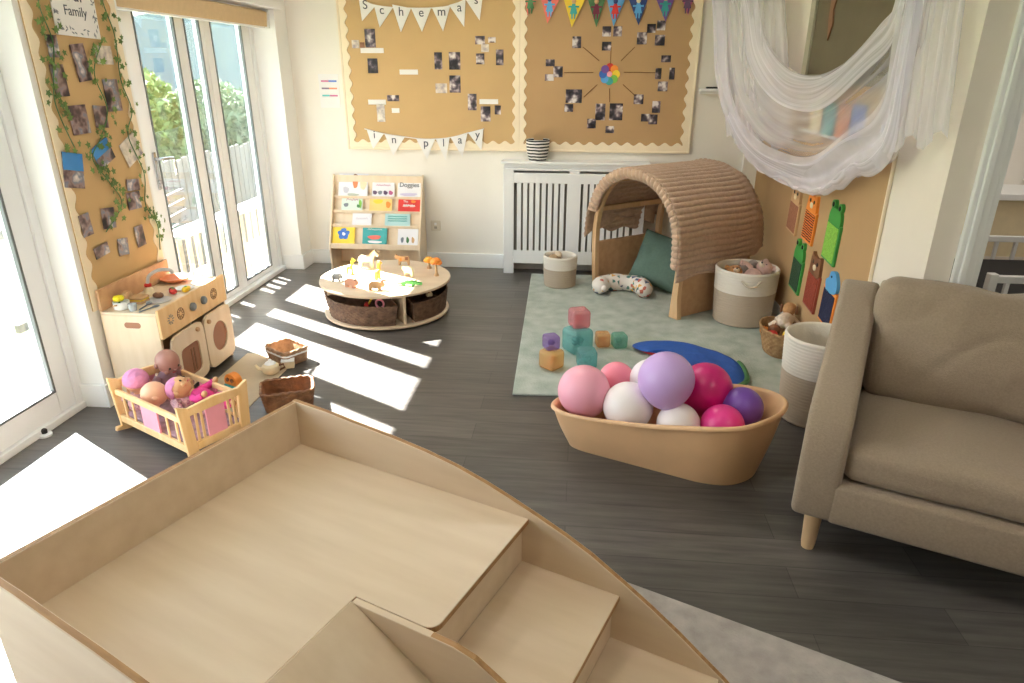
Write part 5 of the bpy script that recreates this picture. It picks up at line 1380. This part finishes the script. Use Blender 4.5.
horse = [(0, 0), (.9, 0), (1.1, 2.0), (3.6, 2.0), (3.8, 0), (4.7, 0), (4.7, 2.8), (5.2, 4.2), (6.3, 3.7), (6.6, 4.3), (5.6, 5.5), (5.2, 6.1), (4.8, 5.6), (4.0, 4.6), (3.5, 4.0), (.8, 4.2), (0, 3.6), (-.5, 2.4), (-.1, 2.2)]
cowp = [(0, 0), (.8, 0), (1.0, 1.5), (3.4, 1.5), (3.6, 0), (4.4, 0), (4.4, 2.4), (5.4, 2.6), (5.8, 3.2), (5.4, 3.9), (5.2, 4.5), (4.7, 4.0), (4.0, 3.6), (.4, 3.7), (0, 3.0)]
hippo = [(0, 0), (1.0, 0), (1.1, .7), (3.0, .7), (3.1, 0), (4.1, 0), (4.2, 1.0), (5.3, 1.1), (5.6, 1.9), (5.0, 2.7), (4.4, 3.1), (4.0, 2.8), (3.0, 3.2), (1.2, 3.2), (.2, 2.6), (-.1, 1.5)]
sheep = [(0, 0), (.7, 0), (.8, 1.2), (3.0, 1.2), (3.1, 0), (3.8, 0), (3.9, 1.6), (4.8, 2.2), (4.8, 3.0), (4.1, 3.5), (3.2, 3.3), (2.2, 3.7), (1.0, 3.5), (.2, 3.0), (-.2, 2.0)]
croc = [(-3, 0.2), (-1, .5), (0, 0), (.7, 0), (.8, .6), (2.8, .6), (2.9, 0), (3.6, 0), (3.8, .7), (6.2, .6), (6.2, 1.3), (4.6, 1.6), (4.2, 2.1), (3.6, 1.7), (2.8, 2.0), (2.0, 1.7), (1.2, 1.9), (.2, 1.4), (-1, 1.1), (-2.2, .7)]
leph = [(0, 0), (.9, 0), (1.0, 1.0), (2.6, 1.0), (2.7, 0), (3.6, 0), (3.7, 1.6), (4.3, 1.2), (4.4, 0), (5.0, 0), (5.0, 2.2), (4.4, 3.4), (3.4, 3.8), (1.2, 3.8), (.2, 3.2), (-.1, 2.0)]
W1, W2_, W3 = M['cream2'], M['tan'], M['orange']
cutout('wooden_horse', 'cream wooden horse, the largest animal at the back of the round table', -1.50, 4.665, R(8), horse, .135, W1, (('mane', 'poly', [(3.6, 4.2), (4.9, 5.6), (5.2, 6.05), (4.6, 5.7), (3.5, 4.6)], W2_),))
cutout('wooden_animal', 'yellow wooden animal with a green saddle at the left of the round table', -1.575, 4.50, R(5), giraffe, .115, M['yellow'], (('saddle', 'poly', [(.3, 3.0), (2.2, 3.0), (2.2, 4.2), (.4, 3.9)], M['lime']),))
cutout('wooden_giraffe', 'orange wooden giraffe standing in the middle of the round table', -1.35, 4.40, R(70), giraffe, .128, M['orange'], (('spots', 'poly', [(.9, 3.0), (1.6, 3.0), (1.6, 3.7), (.9, 3.6)], M['brown']), ('head_patch', 'ball', ((4.2, 6.9), .45), M['yellow'])))
cutout('wooden_cow', 'brown spotted wooden cow at the back right of the round table', -1.275, 4.765, R(186), cowp, .085, M['tan'], (('patch', 'poly', [(.6, 2.2), (1.8, 2.2), (1.8, 3.4), (.6, 3.4)], M['brown']), ('chest_patch', 'poly', [(3.0, 1.8), (3.8, 1.8), (3.8, 3.2), (3.0, 3.2)], M['orange'])))
cutout('wooden_sheep', 'cream wooden sheep with an orange face right of the table middle', -1.165, 4.49, R(150), sheep, .075, W1, (('face', 'ball', ((4.5, 2.6), .55), M['orange']),))
cutout('wooden_elephant', 'small grey wooden elephant at the left rim of the round table', -1.615, 4.315, R(25), leph, .055, M['steel'], (('ear', 'ball', ((3.6, 2.8), .7), mat('pale_grey_paint', S(170, 168, 168), .6, var=.03)),))
cutout('wooden_hippo', 'pinkish brown wooden hippo at the front left of the round table', -1.47, 4.185, R(-20), hippo, .06, mat('pinkish_wood', S(204, 150, 126), .55, var=.05), (('ear', 'ball', ((4.4, 3.0), .35), M['brown']),))
cutout('wooden_bear', 'tan wooden bear nearest the front rim of the round table', -1.29, 4.15, R(10), hippo, .062, mat('tan_wood', S(196, 160, 120), .55, var=.05), (('ear', 'ball', ((4.4, 3.0), .4), M['brown']),))
cutout('wooden_crocodile', 'green wooden crocodile at the front right of the round table', -1.11, 4.262, R(-8), croc, .045, M['grass'], (('eye', 'ball', ((4.2, 1.9), .2), M['black']),))
def wtree(label, x, y, h, c, r):
    t = thing('wooden_tree', label, 'wooden tree', (x, y, TH + .0006), 0, 'wooden figures on the round table')
    MB().lathe([(.018, 0), (.016, .01), (.009, .02), (.008, h * .6), (.014, h * .75)], 14).build('trunk', M['tan'], t, True)
    b = MB(); b.sphere((0, 0, h * .85), (r, r * .8, r * .72), 16, 10); b.sphere((r * .6, 0, h * .76), (r * .6, r * .6, r * .5), 12, 8); b.sphere((-r * .6, 0, h * .78), (r * .6, r * .6, r * .5), 12, 8)
    b.build('crown', c, t, True, 80)
wtree('tall orange topped wooden tree at the right rim of the round table', -.968, 4.515, .125, M['orange'], .036)
wtree('short amber topped wooden tree behind the orange topped one', -1.06, 4.70, .075, mat('amber_paint', S(238, 168, 60), .55, var=.06), .034)

# ------------------------------------------------------------------ book display
BX0, BX1 = -2.062, -1.285
t = thing('book_display', 'pale birch sloping book display stand against the back wall', 'bookcase', ((BX0 + BX1) / 2, YB, 0))
hw = (BX1 - BX0) / 2; sy = lambda y: y - YB
prof = [(sy(5.645), 0), (sy(5.40), 0), (sy(5.385), .21), (sy(5.395), .262), (sy(5.625), .775), (sy(5.645), .785)]
MB().prism(prof, -hw, -hw + .016, 'yz', .003).build('side_panel', M['birch'], t)
MB().prism(prof, hw - .016, hw, 'yz', .003).build('side_panel', M['birch'], t)
xi0, xi1 = -hw + .0162, hw - .0162
MB().box(xi0, xi1, sy(5.63), sy(5.644), 0.01, .775).build('back_panel', M['birch'], t)
ledg = [(5.405, .255), (5.475, .405), (5.527, .517), (5.578, .628)]
tops = [(5.475, .40), (5.527, .512), (5.578, .623), (5.640, .772)]
for (y, z), (y2, z2) in zip(ledg, tops):
    # tier: ledge with a small lip and a tilted back board
    MB().box(xi0, xi1, sy(y) - .010, sy(y) + .030, z - .034, z - .026, .002).build('ledge', M['birch'], t)
    MB().box(xi0, xi1, sy(y) - .012, sy(y) - .006, z - .0255, z - .012, .0015).build('lip', M['birch'], t)
    MB().prism([(sy(y) + .031, z - .03), (sy(y2) + .020, z2), (sy(y2) + .026, z2), (sy(y) + .037, z - .03)], xi0, xi1, 'yz').build('back_board', M['birch'], t)
MB().box(xi0, xi1, sy(5.392), sy(5.402), .205, .25, .003).build('front_rail', M['birch'], t)
MB().box(xi0, xi1, sy(5.40), sy(5.63), .02, .035).build('bottom_shelf', M['birch'], t)

tilt = math.atan2(.23, .505)
def book(label, tier, x0, x1, ztop, c, deco, thick=.012, cat='book'):
    ztop -= .016 if tier < 3 else 0
    y, z = ledg[tier]; z0 = z - .0245
    w_ = x1 - x0; h_ = (ztop - z0) / math.cos(tilt)
    t = thing('picture_book', label, cat, ((x0 + x1) / 2, y + .000, z0 + .0008), 0, 'picture books on the display stand'); t.rotation_euler = (-tilt * .98, 0, 0)
    MB().box(-w_ / 2, w_ / 2, 0, .002, 0, h_, .0006).build('front_cover', c, t)
    MB().box(-w_ / 2 + .003, w_ / 2 - .002, .0022, thick - .0022, .002, h_ - .002).build('pages', M['paper'], t)
    MB().box(-w_ / 2, w_ / 2, thick - .002, thick, 0, h_, .0006).build('back_cover', c, t)
    deco(t, w_, h_)
F = lambda x, z: Matrix.Translation((x, -.0012, z)) @ Matrix.Rotation(PI / 2, 4, 'X')
def blob(t, name, m, x, z, rx, rz, n=18, wob=.15, seed=1):
    rnd = random.Random(seed); ph = rnd.uniform(0, 6)
    MB().prism([(x + rx * math.cos(2 * PI * k / n) * (1 + wob * math.sin(3 * 2 * PI * k / n + ph)), z + rz * math.sin(2 * PI * k / n) * (1 + wob * math.cos(2 * 2 * PI * k / n + ph))) for k in range(n)], -.0012 - seed * .0002, -.0002, 'xz').build(name, m, t)
def squiggle(t, name, m, x, z, w_, h_, n=7, r=.003, seed=1):
    rnd = random.Random(seed)
    pts = [(x - w_ / 2 + w_ * k / (n * 2), -.0015, z + (h_ / 2 if k % 2 else -h_ / 2) * rnd.uniform(.4, 1)) for k in range(n * 2 + 1)]
    MB().tube(catmull(pts, 3, False), r, 5).build(name, m, t)
pa = M['paper']
wb = mat('white_book_card', S(238, 236, 240), .5, var=.02)
def d1(t, w_, h_):
    blob(t, 'bear_drawing', M['terracotta'], .02, h_ * .60, .022, .05, seed=2); blob(t, 'bear_head', M['brown'], .02, h_ * .88, .022, .02, seed=3)
    blob(t, 'sun_patch', M['cream2'], .085, h_ * .55, .028, .05, seed=1); blob(t, 'grass_drawing', mat('pale_sage', S(186, 194, 180), .6, var=.05), .0, h_ * .10, .05, .012, seed=4); blob(t, 'rabbit_drawing', mat('pale_lilac', S(206, 204, 214), .6, var=.04), -.06, h_ * .3, .025, .03, seed=1)
book('white book with a brown bear, top left of the display stand', 3, -2.012, -1.762, .785, wb, d1)
def d2(t, w_, h_):
    for k in range(4): blob(t, 'animal_drawing', M[['plum', 'steel', 'plum', 'rose'][k]], -.07 + .045 * k, h_ * .32, .018, .018, seed=1 + k)
    squiggle(t, 'title_line', M['rose'], 0, h_ * .8, .12, .012, 6, .002, 3)
book('white book with small purple figures, top middle of the display stand', 3, -1.722, -1.532, .722, wb, d2)
def d3(t, w_, h_):
    text('title', 'Doggies', .052, M['ink'], t, F(0, h_ * .66)); blob(t, 'picture_band', mat('lilac_band', S(206, 198, 226), .6, var=.05), 0, h_ * .18, .07, .014, seed=2)
    MB().box(-w_ / 2 + .003, w_ / 2 - .003, -.0012, -.0002, h_ - .012, h_ - .004).build('pattern_strip', M['steel'], t)
book('white book with a big dark title, top right of the display stand', 3, -1.503, -1.308, .755, wb, d3)
def d4(t, w_, h_):
    blob(t, 'leaf_drawing', M['lime'], .07, h_ * .5, .012, .04, seed=1); blob(t, 'ink_drawing', M['steel'], -.05, h_ * .42, .02, .018, seed=2); blob(t, 'ink_drawing', M['dkgreen'], .055, h_ * .36, .014, .014, seed=3); squiggle(t, 'wing_drawing', M['rose'], 0, h_ * .78, .1, .02, 4, .002, 2)
book('white and green book, left in the second row of the display stand', 2, -1.978, -1.798, .625, mat('mint_card', S(218, 232, 220), .5, var=.04), d4)
def d5(t, w_, h_):
    blob(t, 'fox_drawing', M['orange'], .065, h_ * .5, .02, .03, seed=1); blob(t, 'sun_drawing', M['yellow'], -.02, h_ * .7, .04, .02, seed=2)
book('yellow orange book, middle in the second row of the display stand', 2, -1.738, -1.548, .622, mat('amber_card', S(246, 206, 128), .5, var=.06), d5)
def d6(t, w_, h_):
    text('title', 'The', .026, pa, t, F(-.03, h_ * .72)); squiggle(t, 'title_script', pa, .0, h_ * .45, .10, .022, 6, .004, 5); blob(t, 'badge', M['orange'], .035, h_ * .72, .02, .012, seed=1)
book('red book with white script, right in the second row of the display stand', 2, -1.492, -1.308, .626, M['red'], d6)
def d7(t, w_, h_): squiggle(t, 'pale_drawing', mat('pale_pink_ink', S(216, 206, 214), .6, var=.02), .0, h_ * .6, .1, .02, 5, .002, 6)
book('plain white book, left in the third row of the display stand', 1, -1.878, -1.715, .495, wb, d7)
def d8(t, w_, h_):
    for k in range(3): squiggle(t, 'wave_drawing', M['teal'], 0, h_ * (.45 + .17 * k), .16, .008, 7, .003, 7 + k)
book('pale blue book with wavy lines, right in the third row of the display stand', 1, -1.598, -1.386, .498, mat('aqua_card', S(180, 216, 216), .5, var=.04), d8)
def d9(t, w_, h_):
    for k in range(5):
        a = PI / 2 + 2 * PI * k / 5; blob(t, 'petal_drawing', M['blue'], .03 * math.cos(a), h_ * .56 + .03 * math.sin(a), .022, .022, seed=2)
    blob(t, 'flower_centre', wb, 0, h_ * .56, .014, .014, seed=4)
book('yellow book with a blue flower, bottom left of the display stand', 0, -2.04, -1.85, .402, M['yellow'], d9)
def d10(t, w_, h_):
    blob(t, 'bus_drawing', M['coral'], .0, h_ * .42, .055, .02, seed=2); blob(t, 'road_drawing', wb, 0, h_ * .20, .06, .012, seed=1); squiggle(t, 'title_script', wb, 0, h_ * .8, .12, .016, 6, .002, 8)
book('teal book with a red bus, bottom middle of the display stand', 0, -1.782, -1.575, .405, M['teal'], d10)
def d11(t, w_, h_):
    for k in range(3): blob(t, 'figure_drawing', M[['steel', 'dkgreen', 'tan'][k]], -.045 + .045 * k, h_ * .38, .012, .026, seed=2 + k)
book('white book with little figures, bottom right of the display stand', 0, -1.482, -1.312, .384, wb, d11)

# ------------------------------------------------------------------ net canopy
def sheet(name, ncol, nrow, fn, m, parent):
    b = MB(); b.grid(ncol, nrow, fn)
    o = b.build(name, m, parent, True, 180)
    uv = o.data.uv_layers.new(name='UVMap')
    vi = [l.vertex_index for l in o.data.loops]
    for k, v in enumerate(vi):
        uv.data[k].uv = ((v // nrow) / (ncol - 1), (v % nrow) / (nrow - 1))
    return o
t = thing('net_canopy', 'white net canopy swagged along the right wall above the kraft board', 'canopy', (1.30, 4.2, .95))
O_ = Vector((1.30, 4.2, .95))
up = catmull([(.93, 5.48, 2.30), (1.14, 5.24, 2.12), (1.199, 5.0, 1.80), (1.257, 4.6, 1.616), (1.30, 4.2, 1.572), (1.30, 3.8, 1.642), (1.29, 3.4, 1.79), (1.25, 3.12, 1.90), (1.2, 3.0, 2.30)], 8, False)
lo = catmull([(.86, 5.50, 2.28), (.93, 5.44, 2.02), (1.017, 5.4, 1.469), (1.151, 5.3, 1.142), (1.249, 4.9, .985), (1.31, 4.28, .955), (1.318, 3.80, .985), (1.318, 3.40, 1.135), (1.316, 3.06, 1.26), (1.29, 2.97, 1.55), (1.25, 2.95, 2.30)], 8, False)
def along(c, u):
    f = u * (len(c) - 1); i = min(int(f), len(c) - 2); return c[i].lerp(c[i + 1], f - i)
def swag(dx, a, k0, k1, ph):
    def f(u, v):
        vv = k0 + (k1 - k0) * v
        p = along(up, u).lerp(along(lo, u), vv)
        sagz = -.05 * math.sin(u * PI) * math.sin(vv * PI)
        fold = a * math.sin(vv * 21 + 2.5 * math.sin(u * 5 + ph) + ph) + .4 * a * math.sin(vv * 47 + u * 9)
        q = p + Vector((-abs(dx) - fold - .05 * math.sin(u * PI) * math.sin(vv * PI), .25 * fold, sagz + fold * .5)) - O_
        if vv > .9: q.z += .035 * mnoise.noise(Vector((u * 26, ph, 0)))
        return (min(q.x, .055), q.y, q.z)
    return f
nm1 = net_mat('net_swag', .22, .50, (3.0, 10, 1), (.93, .905, .99, 1)); nm2 = net_mat('net_hang', .42, .70, (9, 1.2, 1), (.93, .905, .99, 1)); nm3 = net_mat('net_fold', .45, .85, (2.0, 12, 1), (.94, .915, 1.0, 1))
sheet('swag_layer', 90, 60, swag(.0, .016, 0, 1, 0), nm1, t)
sheet('swag_layer', 90, 60, swag(.035, .014, .62, 1.0, 2), nm2, t)
sheet('gathered_edge', 90, 24, swag(.02, .012, 0, .24, 1), nm3, t)
sheet('gathered_hem', 90, 24, swag(.03, .02, .70, 1.03, 4), nm3, t)
def quad(TL, TR, BL, BR, amp, n):
    TL, TR, BL, BR = map(Vector, (TL, TR, BL, BR))
    def f(u, v):
        p = TL.lerp(TR, u).lerp(BL.lerp(BR, u), v)
        w_ = amp * math.sin(u * n * 2 * PI + math.sin(v * 3) * .8)
        p = p + Vector((-abs(w_) * .8, w_ * .6, .03 * math.sin(u * n * PI) * v))
        return tuple(p - O_)
    return f
sheet('hanging_side', 60, 40, quad((.885, 5.50, 2.35), (1.27, 5.20, 2.35), (1.10, 5.42, 1.12), (1.31, 4.45, 1.16), .018, 7), nm2, t)
sheet('hanging_side', 60, 40, quad((1.19, 3.06, 2.35), (1.36, 2.94, 2.35), (1.27, 3.12, 1.30), (1.345, 2.73, 1.37), .014, 5), nm2, t)

# ------------------------------------------------------------------ light
def area(name, loc, rot, sx, sy, power, col):
    l = bpy.data.lights.new(name, 'AREA'); l.shape = 'RECTANGLE'; l.size = sx; l.size_y = sy; l.energy = power; l.color = col
    o = bpy.data.objects.new(name, l); COL.objects.link(o); o.location = loc; o.rotation_euler = rot
    return o, l
EXPO = 0.16
sun = bpy.data.lights.new('sun', 'SUN'); sun.energy = 125; sun.angle = R(.6); sun.color = (1.0, .98, .96)
so = bpy.data.objects.new('sun', sun); COL.objects.link(so)
el = R(43.5); dirv = Vector((.86 * math.cos(el), -.51 * math.cos(el), -math.sin(el)))
so.rotation_euler = dirv.to_track_quat('-Z', 'Y').to_euler(); so.location = (-8, 8, 8)
for nm, y0, y1 in (('door_1', .3, 2.8), ('door_2', 3.6, 5.4)):
    o, l = area('portal', (-2.60, (y0 + y1) / 2, 1.0), (0, R(-90), 0), 1.95, y1 - y0, 1, (1, 1, 1))
    l.cycles.is_portal = True
# unseen glowing ceiling panels, added as fill light for the room
fillm = bpy.data.materials.new('fill_panel_glow'); fillm.use_nodes = True
lb = fillm.node_tree.nodes['Principled BSDF']; lb.inputs['Emission Color'].default_value = (1, .93, .82, 1); lb.inputs['Emission Strength'].default_value = 3
for (x, y, pw, l_) in ((-.5, 4.2, 11, 'unseen fill light panel added over the round table side of the room'), (-.5, 1.6, 3, 'unseen fill light panel added above the climbing frame'), (1.6, .6, 10, 'unseen fill light panel added at the near right of the room')):
    t = thing('fill_panel', l_, 'fill light', (x, y, ZC - .001))
    MB().ring([(.31, .31), (-.31, .31), (-.31, -.31), (.31, -.31)], [(.29, .29), (-.29, .29), (-.29, -.29), (.29, -.29)], -.02, 0).build('frame', M['white'], t)
    MB().box(-.29, .29, -.29, .29, -.012, 0).build('glow_panel', fillm, t)
    o, l = area('fill_light', (x, y, ZC - .03), (0, 0, 0), .58, .58, pw, (1, .96, .91))
t = thing('fill_panel', 'unseen fill light panel added in the room beyond the doorway', 'fill light', (2.6, 3.9, ZC - .001))  # unseen panel added to brighten the next room
MB().ring([(.31, .31), (-.31, .31), (-.31, -.31), (.31, -.31)], [(.29, .29), (-.29, .29), (-.29, -.29), (.29, -.29)], -.02, 0).build('frame', M['white'], t)
MB().box(-.29, .29, -.29, .29, -.012, 0).build('glow_panel', fillm, t)
area('fill_light', (2.6, 3.9, ZC - .03), (0, 0, 0), .58, .58, 5, (1, .95, .88))
W = bpy.data.worlds.new('sky'); SC.world = W; W.use_nodes = True
nt = W.node_tree; bg = nt.nodes['Background']
tc = nt.nodes.new('ShaderNodeTexCoord'); sx = nt.nodes.new('ShaderNodeSeparateXYZ'); nt.links.new(tc.outputs['Generated'], sx.inputs[0])
rp = nt.nodes.new('ShaderNodeValToRGB'); rp.color_ramp.elements[0].position = 0.0; rp.color_ramp.elements[0].color = (1.0, .98, .95, 1); rp.color_ramp.elements[1].position = .6; rp.color_ramp.elements[1].color = (.62, .80, 1.0, 1)
nt.links.new(sx.outputs['Z'], rp.inputs['Fac']); nt.links.new(rp.outputs['Color'], bg.inputs['Color']); bg.inputs['Strength'].default_value = 6.5

# ------------------------------------------------------------------ camera
f_px, pitch, yaw, roll = 676.91, .38151, .09584, -.00337
cam = bpy.data.cameras.new('camera'); co = bpy.data.objects.new('camera', cam); COL.objects.link(co)
cam.sensor_fit = 'HORIZONTAL'; cam.sensor_width = 36; cam.lens = f_px / 1024 * 36; cam.clip_start = .05; cam.clip_end = 400
cyw, syw = math.cos(yaw), math.sin(yaw); cp, sp_ = math.cos(pitch), math.sin(pitch); cr_, sr_ = math.cos(roll), math.sin(roll)
Rz = Matrix(((cyw, -syw, 0), (syw, cyw, 0), (0, 0, 1))); Rx = Matrix(((1, 0, 0), (0, cp, sp_), (0, -sp_, cp))); Ry = Matrix(((cr_, 0, sr_), (0, 1, 0), (-sr_, 0, cr_)))
RM = Rz @ Rx @ Ry
rx, fy, uz = RM.col[0], RM.col[1], RM.col[2]
mw = Matrix((rx, uz, -fy)).transposed().to_4x4(); mw.translation = (0, 0, 1.6)
co.matrix_world = mw
SC.camera = co
vs = SC.view_settings
vs.view_transform = 'Standard'; vs.look = 'None'; vs.exposure = EXPO; vs.gamma = 1; vs.use_curve_mapping = False
SC.cycles.max_bounces = 10; SC.cycles.diffuse_bounces = 5; SC.cycles.transparent_max_bounces = 16; SC.cycles.glossy_bounces = 3
SC.cycles.sample_clamp_indirect = 8; SC.cycles.caustics_reflective = False; SC.cycles.caustics_refractive = False
SC.cycles.use_denoising = True
